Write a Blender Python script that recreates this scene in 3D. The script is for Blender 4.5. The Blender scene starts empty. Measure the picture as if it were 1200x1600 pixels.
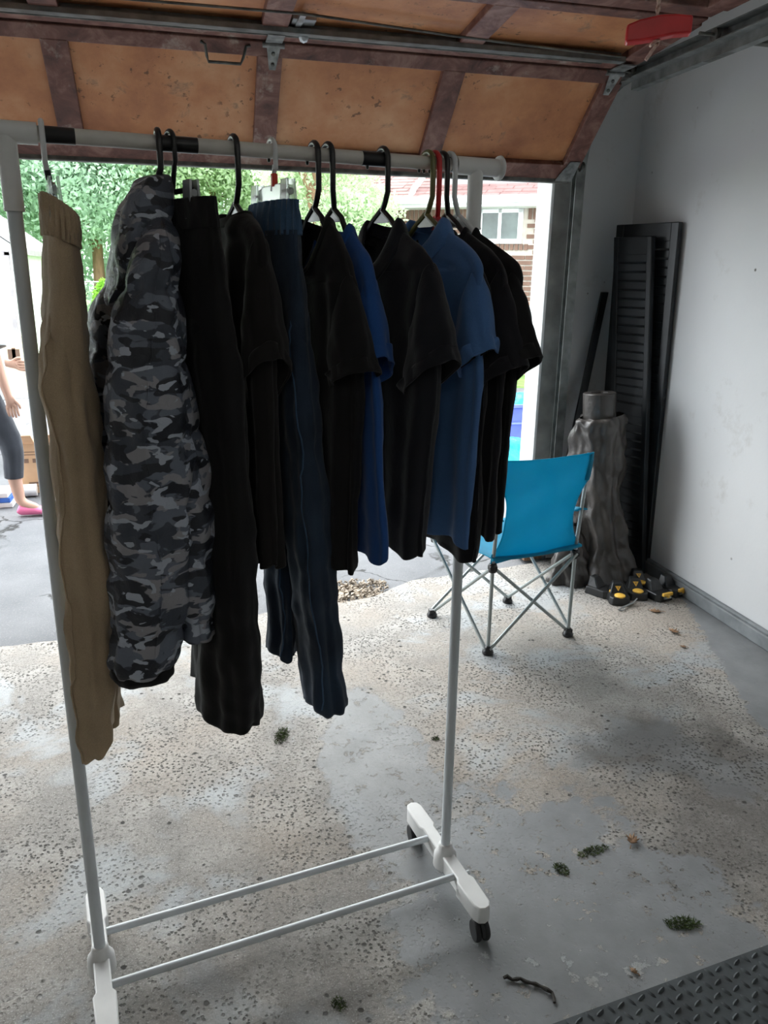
import bpy, bmesh, math, random
import numpy as np
from mathutils import Vector, Matrix, noise
R = math.radians
rnd = random.Random(7)
SC = bpy.context.scene
COL = SC.collection

# ---------------------------------------------------------------- camera
cam_d = bpy.data.cameras.new('camera'); cam = bpy.data.objects.new('camera', cam_d); COL.objects.link(cam)
cam_d.sensor_fit = 'HORIZONTAL'; cam_d.sensor_width = 36.0; cam_d.lens = 36.6; cam_d.clip_end = 300; cam_d.clip_start = .02
_p, _y, _r = R(17.0), R(14.2), R(0.86)
fw = Vector((math.sin(_y)*math.cos(_p), math.cos(_y)*math.cos(_p), -math.sin(_p)))
rt0 = Vector((math.cos(_y), -math.sin(_y), 0)); up0 = rt0.cross(fw)
rt = rt0*math.cos(_r) + up0*math.sin(_r); up = -rt0*math.sin(_r) + up0*math.cos(_r)
cam.matrix_world = Matrix(((rt.x, up.x, -fw.x, 0), (rt.y, up.y, -fw.y, 0), (rt.z, up.z, -fw.z, 1.5), (0, 0, 0, 1)))
SC.camera = cam

# ---------------------------------------------------------------- sky: bright overcast
w = bpy.data.worlds.new('overcast_sky'); SC.world = w; w.use_nodes = True
bg = w.node_tree.nodes['Background']; bg.inputs[0].default_value = (0.90, 0.96, 1.0, 1); bg.inputs[1].default_value = 3.0
sun_d = bpy.data.lights.new('soft_sun', 'SUN'); sun_d.energy = 2.2; sun_d.angle = R(50); sun_d.color = (1, .98, .94)
sun = bpy.data.objects.new('soft_sun', sun_d); COL.objects.link(sun); sun.rotation_euler = (R(-38), R(-14), 0)

vs = SC.view_settings
vs.view_transform = 'Standard'; vs.look = 'None'; vs.gamma = 1.0; vs.use_curve_mapping = False
vs.exposure = 1.1

# ---------------------------------------------------------------- node materials
def new_mat(name):
    m = bpy.data.materials.new(name); m.use_nodes = True
    return m, m.node_tree.nodes, m.node_tree.links, m.node_tree.nodes['Principled BSDF']
def N(nt, typ, **kw):
    n = nt.new(typ)
    for k, v in kw.items(): setattr(n, k, v)
    return n
def ramp(nt, stops, interp='LINEAR'):
    r = nt.new('ShaderNodeValToRGB'); cr = r.color_ramp; cr.interpolation = interp
    while len(cr.elements) < len(stops): cr.elements.new(0.5)
    for e, (p, c) in zip(cr.elements, stops):
        e.position = p; e.color = c if len(c) == 4 else (*c, 1)
    return r
def c4(c): return (c[0], c[1], c[2], 1)
def sc(c, k): return tuple(min(1, x*k) for x in c[:3])

def mat(name, col, rough=.6, metal=0, nscale=8, namt=.12, bscale=0, bstr=.2, bdist=.002, sheen=0, spec=None, trans=0, stretch=(1, 1, 1), col2=None, detail=6):
    """plain surface: two noise-mixed tones, optional fine relief"""
    m, ns, ln, b = new_mat(name)
    tc = N(ns, 'ShaderNodeTexCoord'); mp = N(ns, 'ShaderNodeMapping'); mp.inputs['Scale'].default_value = stretch
    ln.new(tc.outputs['Object'], mp.inputs[0])
    nz = N(ns, 'ShaderNodeTexNoise'); nz.inputs['Scale'].default_value = nscale; nz.inputs['Detail'].default_value = detail
    ln.new(mp.outputs[0], nz.inputs['Vector'])
    c2 = col2 or sc(col, 1+namt*1.6)
    rp = ramp(ns, [(.3, sc(col, 1-namt)), (.7, c2)]); ln.new(nz.outputs[0], rp.inputs[0]); ln.new(rp.outputs[0], b.inputs['Base Color'])
    b.inputs['Roughness'].default_value = rough; b.inputs['Metallic'].default_value = metal
    if spec is not None: b.inputs['Specular IOR Level'].default_value = spec
    if sheen: b.inputs['Sheen Weight'].default_value = sheen
    if trans: b.inputs['Transmission Weight'].default_value = trans
    if bscale:
        n2 = N(ns, 'ShaderNodeTexNoise'); n2.inputs['Scale'].default_value = bscale; n2.inputs['Detail'].default_value = 5
        ln.new(mp.outputs[0], n2.inputs['Vector'])
        bp = N(ns, 'ShaderNodeBump'); bp.inputs['Strength'].default_value = bstr; bp.inputs['Distance'].default_value = bdist
        ln.new(n2.outputs[0], bp.inputs['Height']); ln.new(bp.outputs[0], b.inputs['Normal'])
    return m

def cloth(name, col, rough=.9, sheen=.25, amt=.15, weave=900, wr=60, wstr=.25, worn=None):
    """woven fabric: soft tone drift, thread relief, small creases"""
    m, ns, ln, b = new_mat(name)
    tc = N(ns, 'ShaderNodeTexCoord')
    n1 = N(ns, 'ShaderNodeTexNoise'); n1.inputs['Scale'].default_value = 7; n1.inputs['Detail'].default_value = 5; ln.new(tc.outputs['Object'], n1.inputs['Vector'])
    rp = ramp(ns, [(.3, sc(col, 1-amt)), (.72, sc(col, 1+amt) if worn is None else worn)]); ln.new(n1.outputs[0], rp.inputs[0])
    n3 = N(ns, 'ShaderNodeTexNoise'); n3.inputs['Scale'].default_value = weave; n3.inputs['Detail'].default_value = 1; ln.new(tc.outputs['Object'], n3.inputs['Vector'])
    mx = N(ns, 'ShaderNodeMixRGB', blend_type='MULTIPLY'); mx.inputs[0].default_value = .35
    ln.new(rp.outputs[0], mx.inputs[1]); r3 = ramp(ns, [(.35, (.55, .55, .55)), (.65, (1, 1, 1))]); ln.new(n3.outputs[0], r3.inputs[0]); ln.new(r3.outputs[0], mx.inputs[2])
    ln.new(mx.outputs[0], b.inputs['Base Color'])
    b.inputs['Roughness'].default_value = rough; b.inputs['Sheen Weight'].default_value = sheen; b.inputs['Sheen Roughness'].default_value = .5
    b.inputs['Specular IOR Level'].default_value = .25
    n2 = N(ns, 'ShaderNodeTexNoise'); n2.inputs['Scale'].default_value = wr; n2.inputs['Detail'].default_value = 4; n2.inputs['Distortion'].default_value = .6
    ln.new(tc.outputs['Object'], n2.inputs['Vector'])
    ad = N(ns, 'ShaderNodeMath', operation='MULTIPLY_ADD'); ad.inputs[1].default_value = .25; ln.new(n3.outputs[0], ad.inputs[0]); ln.new(n2.outputs[0], ad.inputs[2])
    bp = N(ns, 'ShaderNodeBump'); bp.inputs['Strength'].default_value = wstr; bp.inputs['Distance'].default_value = .004
    ln.new(ad.outputs[0], bp.inputs['Height']); ln.new(bp.outputs[0], b.inputs['Normal'])
    return m

def camo_mat():
    m, ns, ln, b = new_mat('camouflage_fabric')
    tc = N(ns, 'ShaderNodeTexCoord')
    def layer(loc, scale, lo, hi):
        mp = N(ns, 'ShaderNodeMapping'); mp.inputs['Location'].default_value = loc; mp.inputs['Scale'].default_value = (1, 1, 2.1)
        ln.new(tc.outputs['Object'], mp.inputs[0])
        n = N(ns, 'ShaderNodeTexNoise'); n.inputs['Scale'].default_value = scale; n.inputs['Detail'].default_value = 3; n.inputs['Distortion'].default_value = .5; n.inputs['Roughness'].default_value = .42
        ln.new(mp.outputs[0], n.inputs['Vector'])
        r = ramp(ns, [(lo, (0, 0, 0)), (hi, (1, 1, 1))]); ln.new(n.outputs[0], r.inputs[0]); return r
    cur = None
    base = (.050, .060, .082)
    for i, (loc, s, t, col) in enumerate([((0, 0, 0), 15, .50, (.135, .155, .20)), ((3, 1, 7), 17, .56, (.29, .285, .31)), ((9, 4, 2), 14, .555, (.018, .021, .030)), ((5, 8, 1), 24, .60, (.42, .46, .54))]):
        l = layer(loc, s, t, t+.012)
        mx = N(ns, 'ShaderNodeMixRGB'); ln.new(l.outputs[0], mx.inputs[0])
        if cur is None: mx.inputs[1].default_value = c4(base)
        else: ln.new(cur.outputs[0], mx.inputs[1])
        mx.inputs[2].default_value = c4(col); cur = mx
    ln.new(cur.outputs[0], b.inputs['Base Color'])
    b.inputs['Roughness'].default_value = .5; b.inputs['Specular IOR Level'].default_value = .45
    n2 = N(ns, 'ShaderNodeTexNoise'); n2.inputs['Scale'].default_value = 55; n2.inputs['Detail'].default_value = 4; n2.inputs['Distortion'].default_value = 1.2
    ln.new(tc.outputs['Object'], n2.inputs['Vector'])
    bp = N(ns, 'ShaderNodeBump'); bp.inputs['Strength'].default_value = .45; bp.inputs['Distance'].default_value = .006
    ln.new(n2.outputs[0], bp.inputs['Height']); ln.new(bp.outputs[0], b.inputs['Normal'])
    return m

def mathn(ns, ln, op, a, b_=None, c=None, clamp=False):
    n = N(ns, 'ShaderNodeMath', operation=op); n.use_clamp = clamp
    for i, v in enumerate((a, b_, c)):
        if v is None: continue
        if isinstance(v, (int, float)): n.inputs[i].default_value = v
        else: ln.new(v, n.inputs[i])
    return n.outputs[0]
def noise_n(ns, ln, vec, scale, detail=6, rough=.5, dist=0):
    n = N(ns, 'ShaderNodeTexNoise'); n.inputs['Scale'].default_value = scale; n.inputs['Detail'].default_value = detail
    n.inputs['Roughness'].default_value = rough; n.inputs['Distortion'].default_value = dist
    ln.new(vec, n.inputs['Vector']); return n.outputs[0]
def mixc(ns, ln, fac, a, b_, mode='MIX'):
    n = N(ns, 'ShaderNodeMixRGB', blend_type=mode)
    for i, v in ((0, fac), (1, a), (2, b_)):
        if isinstance(v, (int, float)): n.inputs[i].default_value = v
        elif isinstance(v, tuple): n.inputs[i].default_value = c4(v)
        else: ln.new(v, n.inputs[i])
    return n.outputs[0]
def rampv(ns, ln, val, lo, hi, a=0., b_=1.):
    r = ramp(ns, [(lo, (a, a, a)), (hi, (b_, b_, b_))]); ln.new(val, r.inputs[0]); return r.outputs[0]

def concrete_mat():
    """worn garage slab: exposed pitted concrete, remains of grey floor paint, damp film, oil stains"""
    m, ns, ln, b = new_mat('worn_concrete')
    tc = N(ns, 'ShaderNodeTexCoord'); P = tc.outputs['Object']
    sx = N(ns, 'ShaderNodeSeparateXYZ'); ln.new(P, sx.inputs[0]); X, Y = sx.outputs[0], sx.outputs[1]
    big = noise_n(ns, ln, P, 1.6, 6, .55); mid = noise_n(ns, ln, P, 6, 8, .62); fine = noise_n(ns, ln, P, 90, 6, .7); grit = noise_n(ns, ln, P, 240, 3, .6)
    base = ramp(ns, [(.25, (.19, .18, .168)), (.5, (.30, .286, .266)), (.75, (.43, .415, .39))]); ln.new(mid, base.inputs[0])
    tint = mixc(ns, ln, rampv(ns, ln, big, .45, .62), base.outputs[0], (.40, .335, .27), 'MIX')
    col = mixc(ns, ln, .5, base.outputs[0], tint)
    col = mixc(ns, ln, rampv(ns, ln, fine, .50, .64, 0, .75), col, (.115, .108, .10))
    col = mixc(ns, ln, rampv(ns, ln, grit, .56, .66, 0, .6), col, (.62, .61, .58))
    # damp / blue grey film
    d1 = noise_n(ns, ln, P, 2.3, 5, .6, .4)
    damp = rampv(ns, ln, d1, .52, .60, 0, .6)
    col = mixc(ns, ln, damp, col, (.30, .335, .36))
    # oil stains with their own outline
    def blob(cx, cy, rx, ry, wob=.45):
        dx = mathn(ns, ln, 'DIVIDE', mathn(ns, ln, 'SUBTRACT', X, cx), rx); dy = mathn(ns, ln, 'DIVIDE', mathn(ns, ln, 'SUBTRACT', Y, cy), ry)
        d = mathn(ns, ln, 'ADD', mathn(ns, ln, 'MULTIPLY', dx, dx), mathn(ns, ln, 'MULTIPLY', dy, dy))
        return mathn(ns, ln, 'ADD', d, mathn(ns, ln, 'MULTIPLY', mathn(ns, ln, 'SUBTRACT', mid, .5), wob*6))
    for cx, cy, rx, ry, k in [(1.46, 2.0, .26, .16, .6), (1.72, 1.75, .3, .2, .45), (-.02, 1.25, .24, .22, .4), (1.3, 1.75, .5, .3, .3), (1.35, 1.45, .35, .22, .45), (.55, 1.9, .22, .3, .3), (.25, 1.55, .3, .25, .3)]:
        mk = rampv(ns, ln, mathn(ns, ln, 'MULTIPLY', blob(cx, cy, rx, ry), .25), .05, .45, k, 0)
        col = mixc(ns, ln, mk, col, (.07, .062, .055))
    # pits
    vo = N(ns, 'ShaderNodeTexVoronoi'); vo.inputs['Scale'].default_value = 26; vo.inputs['Randomness'].default_value = 1; ln.new(P, vo.inputs['Vector'])
    vo2 = N(ns, 'ShaderNodeTexVoronoi'); vo2.inputs['Scale'].default_value = 80; ln.new(P, vo2.inputs['Vector'])
    dd = mathn(ns, ln, 'ADD', vo.outputs['Distance'], mathn(ns, ln, 'MULTIPLY', mathn(ns, ln, 'SUBTRACT', fine, .5), .35))
    sel = rampv(ns, ln, noise_n(ns, ln, P, 7, 4), .52, .58)
    pit1 = mathn(ns, ln, 'MULTIPLY', rampv(ns, ln, dd, .12, .19, 1, 0), sel)
    dd2 = mathn(ns, ln, 'ADD', vo2.outputs['Distance'], mathn(ns, ln, 'MULTIPLY', mathn(ns, ln, 'SUBTRACT', grit, .5), .5))
    sel2 = rampv(ns, ln, noise_n(ns, ln, P, 3, 5), .42, .58)
    pit2 = mathn(ns, ln, 'MULTIPLY', rampv(ns, ln, dd2, .22, .36, .9, 0), sel2)
    pits = mathn(ns, ln, 'MAXIMUM', pit1, pit2)
    # grey floor paint: band along the side wall, worn field in the middle of the bay
    wob = mathn(ns, ln, 'MULTIPLY', mathn(ns, ln, 'SUBTRACT', noise_n(ns, ln, P, 14, 8, .65), .5), .5)
    edge = mathn(ns, ln, 'ADD', 1.10, mathn(ns, ln, 'MULTIPLY', Y, .384))
    edge = mathn(ns, ln, 'MAXIMUM', edge, 1.86)
    band = rampv(ns, ln, mathn(ns, ln, 'ADD', mathn(ns, ln, 'SUBTRACT', X, edge), mathn(ns, ln, 'MULTIPLY', wob, .35)), 0, .015)
    fld = rampv(ns, ln, mathn(ns, ln, 'ADD', mathn(ns, ln, 'MULTIPLY', blob(.83, 1.28, .50, .62, .35), .5), mathn(ns, ln, 'MULTIPLY', wob, .9)), .36, .44, 1, 0)
    fld2 = rampv(ns, ln, mathn(ns, ln, 'ADD', mathn(ns, ln, 'MULTIPLY', blob(.52, 2.05, .2, .55, .3), .5), mathn(ns, ln, 'MULTIPLY', wob, .9)), .36, .44, .8, 0)
    fld = mathn(ns, ln, 'MAXIMUM', fld, fld2)
    chip = noise_n(ns, ln, P, 20, 10, .72)
    keep = rampv(ns, ln, chip, .585, .60, 1, 0)
    chip2 = rampv(ns, ln, noise_n(ns, ln, P, 8, 10, .75), .60, .61, 1, 0)
    fld = mathn(ns, ln, 'MULTIPLY', fld, mathn(ns, ln, 'MULTIPLY', keep, chip2))
    paint = mathn(ns, ln, 'MAXIMUM', band, fld)
    pc = ramp(ns, [(.3, (.16, .166, .170)), (.7, (.235, .243, .252))]); ln.new(mid, pc.inputs[0])
    pits = mathn(ns, ln, 'MULTIPLY', pits, mathn(ns, ln, 'SUBTRACT', 1, mathn(ns, ln, 'MULTIPLY', paint, .92)))
    col = mixc(ns, ln, pits, col, (.05, .047, .043))
    # chipped spots inside the painted field show pale bare screed
    col = mixc(ns, ln, paint, col, pc.outputs[0])
    ln.new(col, b.inputs['Base Color'])
    rg = mathn(ns, ln, 'SUBTRACT', .86, mathn(ns, ln, 'MULTIPLY', mathn(ns, ln, 'MAXIMUM', damp, mathn(ns, ln, 'MULTIPLY', paint, .75)), .50))
    ln.new(rg, b.inputs['Roughness']); b.inputs['Specular IOR Level'].default_value = .45
    hgt = mathn(ns, ln, 'ADD', mathn(ns, ln, 'MULTIPLY', fine, mathn(ns, ln, 'SUBTRACT', .5, mathn(ns, ln, 'MULTIPLY', paint, .42))), mathn(ns, ln, 'MULTIPLY', pits, -1.1))
    bp = N(ns, 'ShaderNodeBump'); bp.inputs['Strength'].default_value = .75; bp.inputs['Distance'].default_value = .006
    ln.new(hgt, bp.inputs['Height']); ln.new(bp.outputs[0], b.inputs['Normal'])
    return m

def asphalt_mat():
    m, ns, ln, b = new_mat('old_asphalt')
    tc = N(ns, 'ShaderNodeTexCoord'); P = tc.outputs['Object']
    mid = noise_n(ns, ln, P, 2.2, 8, .6); gr = noise_n(ns, ln, P, 150, 4, .7)
    r = ramp(ns, [(.3, (.115, .12, .13)), (.7, (.18, .185, .195))]); ln.new(mid, r.inputs[0])
    col = mixc(ns, ln, rampv(ns, ln, gr, .55, .7, 0, .55), r.outputs[0], (.30, .30, .30))
    wv = noise_n(ns, ln, P, 4, 6)
    vc = N(ns, 'ShaderNodeVectorMath', operation='ADD'); ln.new(P, vc.inputs[0])
    cmb = N(ns, 'ShaderNodeCombineXYZ'); s_ = mathn(ns, ln, 'MULTIPLY', wv, .5); ln.new(s_, cmb.inputs[0]); ln.new(s_, cmb.inputs[1]); ln.new(cmb.outputs[0], vc.inputs[1])
    vo = N(ns, 'ShaderNodeTexVoronoi', feature='DISTANCE_TO_EDGE'); vo.inputs['Scale'].default_value = 1.3; ln.new(vc.outputs[0], vo.inputs['Vector'])
    crack = rampv(ns, ln, vo.outputs['Distance'], .004, .016, 1, 0)
    crack = mathn(ns, ln, 'MULTIPLY', crack, rampv(ns, ln, noise_n(ns, ln, P, 1.1, 3), .47, .56))
    col = mixc(ns, ln, crack, col, (.03, .03, .03)); ln.new(col, b.inputs['Base Color']); b.inputs['Roughness'].default_value = .85
    bp = N(ns, 'ShaderNodeBump'); bp.inputs['Strength'].default_value = .5; bp.inputs['Distance'].default_value = .01
    ln.new(mathn(ns, ln, 'SUBTRACT', gr, crack), bp.inputs['Height']); ln.new(bp.outputs[0], b.inputs['Normal'])
    return m

def wall_mat():
    m, ns, ln, b = new_mat('painted_wall')
    tc = N(ns, 'ShaderNodeTexCoord'); P = tc.outputs['Object']
    n1 = noise_n(ns, ln, P, 1.3, 5); r = ramp(ns, [(.3, (.66, .67, .68)), (.7, (.74, .745, .75))]); ln.new(n1, r.inputs[0])
    # scuffs and specks
    vo = N(ns, 'ShaderNodeTexVoronoi'); vo.inputs['Scale'].default_value = 7; ln.new(P, vo.inputs['Vector'])
    sp = mathn(ns, ln, 'MULTIPLY', rampv(ns, ln, vo.outputs['Distance'], .03, .06, 1, 0), rampv(ns, ln, noise_n(ns, ln, P, 5, 2), .48, .54))
    sm = rampv(ns, ln, noise_n(ns, ln, P, 3.2, 8, .7), .60, .74, 0, .5)
    col = mixc(ns, ln, sm, r.outputs[0], (.44, .41, .37)); col = mixc(ns, ln, sp, col, (.13, .12, .11))
    ln.new(col, b.inputs['Base Color']); b.inputs['Roughness'].default_value = .7
    bp = N(ns, 'ShaderNodeBump'); bp.inputs['Strength'].default_value = .12; bp.inputs['Distance'].default_value = .004
    ln.new(noise_n(ns, ln, P, 60, 4), bp.inputs['Height']); ln.new(bp.outputs[0], b.inputs['Normal'])
    return m

def hardboard_mat():
    m, ns, ln, b = new_mat('orange_hardboard')
    tc = N(ns, 'ShaderNodeTexCoord'); P = tc.outputs['Object']
    r = ramp(ns, [(.30, (.34, .12, .05)), (.5, (.53, .225, .095)), (.70, (.66, .36, .19))]); ln.new(noise_n(ns, ln, P, 3.5, 8, .6), r.inputs[0])
    stain = rampv(ns, ln, noise_n(ns, ln, P, 7, 8, .65, .4),   .60, .68, 0, .65)
    col = mixc(ns, ln, stain, r.outputs[0], (.20, .13, .085))
    sp = rampv(ns, ln, noise_n(ns, ln, P, 34, 6, .65), .60, .64, 0, .8)
    sp = mathn(ns, ln, 'MULTIPLY', sp, rampv(ns, ln, noise_n(ns, ln, P, 6, 2), .48, .56))
    col = mixc(ns, ln, sp, col, (.12, .055, .025)); ln.new(col, b.inputs['Base Color'])
    b.inputs['Roughness'].default_value = .55
    bp = N(ns, 'ShaderNodeBump'); bp.inputs['Strength'].default_value = .3; bp.inputs['Distance'].default_value = .003
    ln.new(noise_n(ns, ln, P, 70, 5), bp.inputs['Height']); ln.new(bp.outputs[0], b.inputs['Normal'])
    return m

def stained_wood():
    m, ns, ln, b = new_mat('dark_stained_wood')
    tc = N(ns, 'ShaderNodeTexCoord'); mp = N(ns, 'ShaderNodeMapping'); ln.new(tc.outputs['Object'], mp.inputs[0]); mp.inputs['Scale'].default_value = (1, 1, 1)
    P = mp.outputs[0]
    r = ramp(ns, [(.3, (.06, .024, .020)), (.5, (.16, .066, .05)), (.7, (.30, .17, .135))]); ln.new(noise_n(ns, ln, P, 9, 8, .65, .8), r.inputs[0])
    wear = rampv(ns, ln, noise_n(ns, ln, P, 5, 9, .7), .58, .68, 0, .8)
    ln.new(mixc(ns, ln, wear, r.outputs[0], (.42, .35, .30)), b.inputs['Base Color']); b.inputs['Roughness'].default_value = .6
    bp = N(ns, 'ShaderNodeBump'); bp.inputs['Strength'].default_value = .35; bp.inputs['Distance'].default_value = .003
    ln.new(noise_n(ns, ln, P, 40, 5), bp.inputs['Height']); ln.new(bp.outputs[0], b.inputs['Normal'])
    return m

def brick_far_mat():
    m, ns, ln, b = new_mat('far_brickwork')
    tc = N(ns, 'ShaderNodeTexCoord'); mp = N(ns, 'ShaderNodeMapping'); mp.inputs['Rotation'].default_value = (R(90), 0, 0)
    ln.new(tc.outputs['Object'], mp.inputs[0])
    bt = N(ns, 'ShaderNodeTexBrick'); ln.new(mp.outputs[0], bt.inputs[0])
    bt.inputs['Color1'].default_value = (.30, .17, .13, 1); bt.inputs['Color2'].default_value = (.40, .26, .2, 1); bt.inputs['Mortar'].default_value = (.62, .58, .52, 1)
    bt.inputs['Scale'].default_value = 1; bt.inputs['Brick Width'].default_value = .21; bt.inputs['Row Height'].default_value = .075; bt.inputs['Mortar Size'].default_value = .012
    ln.new(bt.outputs[0], b.inputs['Base Color']); b.inputs['Roughness'].default_value = .9
    return m

def translucent(m, col, fac):
    nt = m.node_tree; b = nt.nodes['Principled BSDF']; out = nt.nodes['Material Output']
    tr = nt.nodes.new('ShaderNodeBsdfTranslucent'); tr.inputs[0].default_value = c4(col); mx = nt.nodes.new('ShaderNodeMixShader'); mx.inputs[0].default_value = fac
    nt.links.new(b.outputs[0], mx.inputs[1]); nt.links.new(tr.outputs[0], mx.inputs[2]); nt.links.new(mx.outputs[0], out.inputs[0]); return m

M = {}
M['concrete'] = concrete_mat(); M['asphalt'] = asphalt_mat(); M['wall'] = wall_mat(); M['board'] = hardboard_mat(); M['wood'] = stained_wood()
M['ceil'] = mat('ceiling_board', (.62, .61, .58), .8, nscale=2, namt=.1)
M['kick'] = mat('grey_painted_curb', (.20, .215, .225), .6, nscale=12, namt=.2, bscale=40, bstr=.3)
M['jamb'] = mat('dusty_grey_jamb', (.27, .272, .26), .7, nscale=9, namt=.25, bscale=50, bstr=.2)
M['white_trim'] = mat('white_exterior_paint', (.86, .88, .88), .5, namt=.04)
M['galv'] = mat('galvanized_steel', (.40, .42, .43), .42, .75, nscale=14, namt=.3, bscale=60, bstr=.1)
M['dark_steel'] = mat('dark_weathered_steel', (.10, .105, .10), .55, .6, nscale=20, namt=.4, col2=(.2, .2, .18), bscale=60)
M['rubber'] = mat('black_rubber', (.016, .016, .017), .6, nscale=30, namt=.3)
M['glass_frost'] = mat('frosted_window_panel', (.55, .60, .60), .35, nscale=3, namt=.12)
M['rack_white'] = mat('white_enamel', (.62, .66, .69), .32, nscale=10, namt=.05)
M['rack_plastic'] = mat('white_plastic', (.74, .74, .73), .45, nscale=14, namt=.05)
M['bar'] = mat('worn_grey_bar', (.66, .63, .58), .5, nscale=16, namt=.1, bscale=60, bstr=.1)
M['black_plastic'] = mat('black_plastic', (.012, .012, .013), .3, nscale=20, namt=.2)
M['white_plastic'] = mat('white_hanger_plastic', (.72, .73, .74), .35, nscale=20, namt=.05)
M['olive_plastic'] = mat('olive_hanger_plastic', (.15, .14, .05), .3, nscale=20, namt=.15)
M['red_plastic'] = mat('red_plastic', (.62, .03, .035), .35, nscale=20, namt=.1)
M['clear'] = mat('clear_plastic', (.80, .83, .84), .18, nscale=20, namt=.05, trans=.72)
M['tag_red'] = mat('red_size_tag', (.75, .06, .03), .35)
M['khaki'] = cloth('khaki_twill', (.47, .355, .235), .9, .2, .14, 700, 45, .45)
M['camo'] = camo_mat()
M['blackcloth'] = cloth('black_twill', (.0075, .0073, .0080), .85, .12, .25)
M['blackbrown'] = cloth('black_pique', (.0105, .0092, .0090), .9, .15, .25)
M['denim'] = cloth('dark_blue_denim', (.021, .034, .060), .9, .15, .3, 800, 40, .5, worn=(.032, .055, .095))
M['denim_seam'] = cloth('lit_waist_seam_denim', (.055, .11, .20), .9, .15, .25, 800, 60, .5)  # paler denim for seams; on the waistband it paints the light it catches
M['royal'] = cloth('royal_blue_knit', (.020, .085, .30), .9, .2, .12)
M['navy'] = cloth('charcoal_navy_knit', (.011, .012, .017), .9, .2, .2)
M['midblue'] = cloth('denim_blue_pique', (.072, .17, .39), .9, .2, .12)
M['velvet'] = cloth('black_navy_knit', (.0075, .0075, .011), .9, .2, .2)
M['chair_blue'] = cloth('turquoise_polyester', (.006, .34, .54), .6, .15, .1, 700, 30, .3)
M['chair_tube'] = mat('grey_chair_tube', (.36, .40, .40), .35, .4, nscale=10, namt=.1)
M['shutter'] = mat('black_shutter_vinyl', (.008, .010, .012), .38, nscale=6, namt=.4, col2=(.026, .031, .036), bscale=30, bstr=.15)
M['fabric_roll'] = mat('landscape_fabric', (.045, .039, .036), .36, nscale=7, namt=.4, col2=(.10, .09, .083), bscale=16, bstr=.55, bdist=.014)
M['cardcore'] = mat('cardboard_core', (.16, .13, .105), .8, nscale=12, namt=.2)
M['trap_black'] = mat('glossy_black_plastic', (.018, .019, .02), .3, nscale=20, namt=.2)
M['trap_yellow'] = mat('yellow_plastic', (.80, .47, .07), .45, nscale=20, namt=.1)
M['leaf_dry'] = mat('dry_leaf', (.20, .115, .06), .8, nscale=40, namt=.35)
M['moss'] = mat('moss_clump', (.05, .075, .022), .9, nscale=60, namt=.5)
M['mat_rubber'] = mat('diamond_plate_rubber', (.045, .052, .056), .5, nscale=14, namt=.3, bscale=120, bstr=.15)
M['twine'] = mat('dark_twine', (.03, .026, .022), .8)
M['rope'] = mat('red_white_rope', (.75, .30, .22), .8, nscale=110, namt=.5, col2=(.85, .7, .62))
M['stone'] = mat('gravel', (.30, .25, .20), .9, nscale=14, namt=.4, col2=(.55, .47, .38))
M['rotwood'] = mat('raw_timber', (.20, .12, .07), .8, nscale=16, namt=.35, stretch=(4, 4, 1))
M['lawn'] = mat('lawn', (.17, .34, .075), .95, nscale=3, namt=.3, bscale=60, bstr=.8, bdist=.03, col2=(.30, .50, .14))
M['leaf_a'] = mat('bright_tree_leaf', (.33, .47, .27), .6, nscale=1.1, namt=.35, col2=(.60, .72, .50))
M['leaf_b'] = mat('blue_green_leaf', (.28, .45, .32), .6, nscale=1.3, namt=.4, col2=(.52, .68, .52))
M['leaf_c'] = mat('yellow_green_shrub_leaf', (.18, .36, .05), .6, nscale=3, namt=.3)
M['bark'] = mat('tree_bark', (.22, .13, .08), .9, nscale=9, namt=.3, stretch=(1, 1, .3))
M['brick'] = mat('brown_brick', (.16, .095, .07), .9, nscale=4, namt=.3, bscale=60)
M['brick_far'] = brick_far_mat(); M['mortar'] = mat('pale_mortar', (.46, .42, .36), .95)
M['shingle'] = mat('red_brown_shingle', (.22, .125, .118), .9, nscale=3, namt=.22, bscale=40)
M['siding'] = mat('grey_siding', (.30, .28, .285), .7)
M['win_glass'] = mat('dark_window_glass', (.10, .13, .12), .08, nscale=2, namt=.4)
M['skin'] = mat('skin', (.60, .36, .27), .5, nscale=6, namt=.06)
M['tee'] = cloth('pale_grey_tee', (.52, .56, .56)); M['leggings'] = cloth('dark_leggings', (.045, .05, .062)); M['pink'] = mat('pink_shoe', (.78, .18, .34), .5)
M['hair'] = mat('brown_hair', (.07, .04, .025), .5, nscale=40, namt=.4)
M['carton'] = mat('corrugated_carton', (.50, .32, .19), .85, nscale=6, namt=.1); M['ink'] = mat('dark_print', (.16, .10, .07), .8)
M['table_white'] = mat('white_table_plastic', (.75, .75, .74), .5); M['peach'] = mat('peach_carton', (.80, .62, .45), .7)
M['maroon'] = mat('maroon_bag', (.14, .025, .05), .7); M['bluebin'] = mat('violet_blue_bin', (.10, .14, .52), .45); M['cyanbag'] = mat('turquoise_bag', (.03, .50, .66), .35, nscale=8, namt=.3, bscale=14, bstr=.8, bdist=.03)
M['orange'] = mat('orange_plastic', (.85, .38, .06), .5); M['print_blue'] = mat('blue_cover', (.05, .16, .55), .5)

translucent(M['chair_blue'], (.005, .50, .68), .42); translucent(M['leaf_a'], (.60, .74, .46), .45); translucent(M['leaf_b'], (.52, .70, .52), .45); translucent(M['leaf_c'], (.40, .72, .10), .4); translucent(M['cyanbag'], (.05, .7, .85), .4)
M['hinge'] = mat('weathered_hinge_steel', (.22, .23, .225), .5, .5, nscale=30, namt=.4)
M['track'] = mat('dull_track_steel', (.17, .18, .175), .5, .45, nscale=16, namt=.35, bscale=60, bstr=.1)

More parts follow.
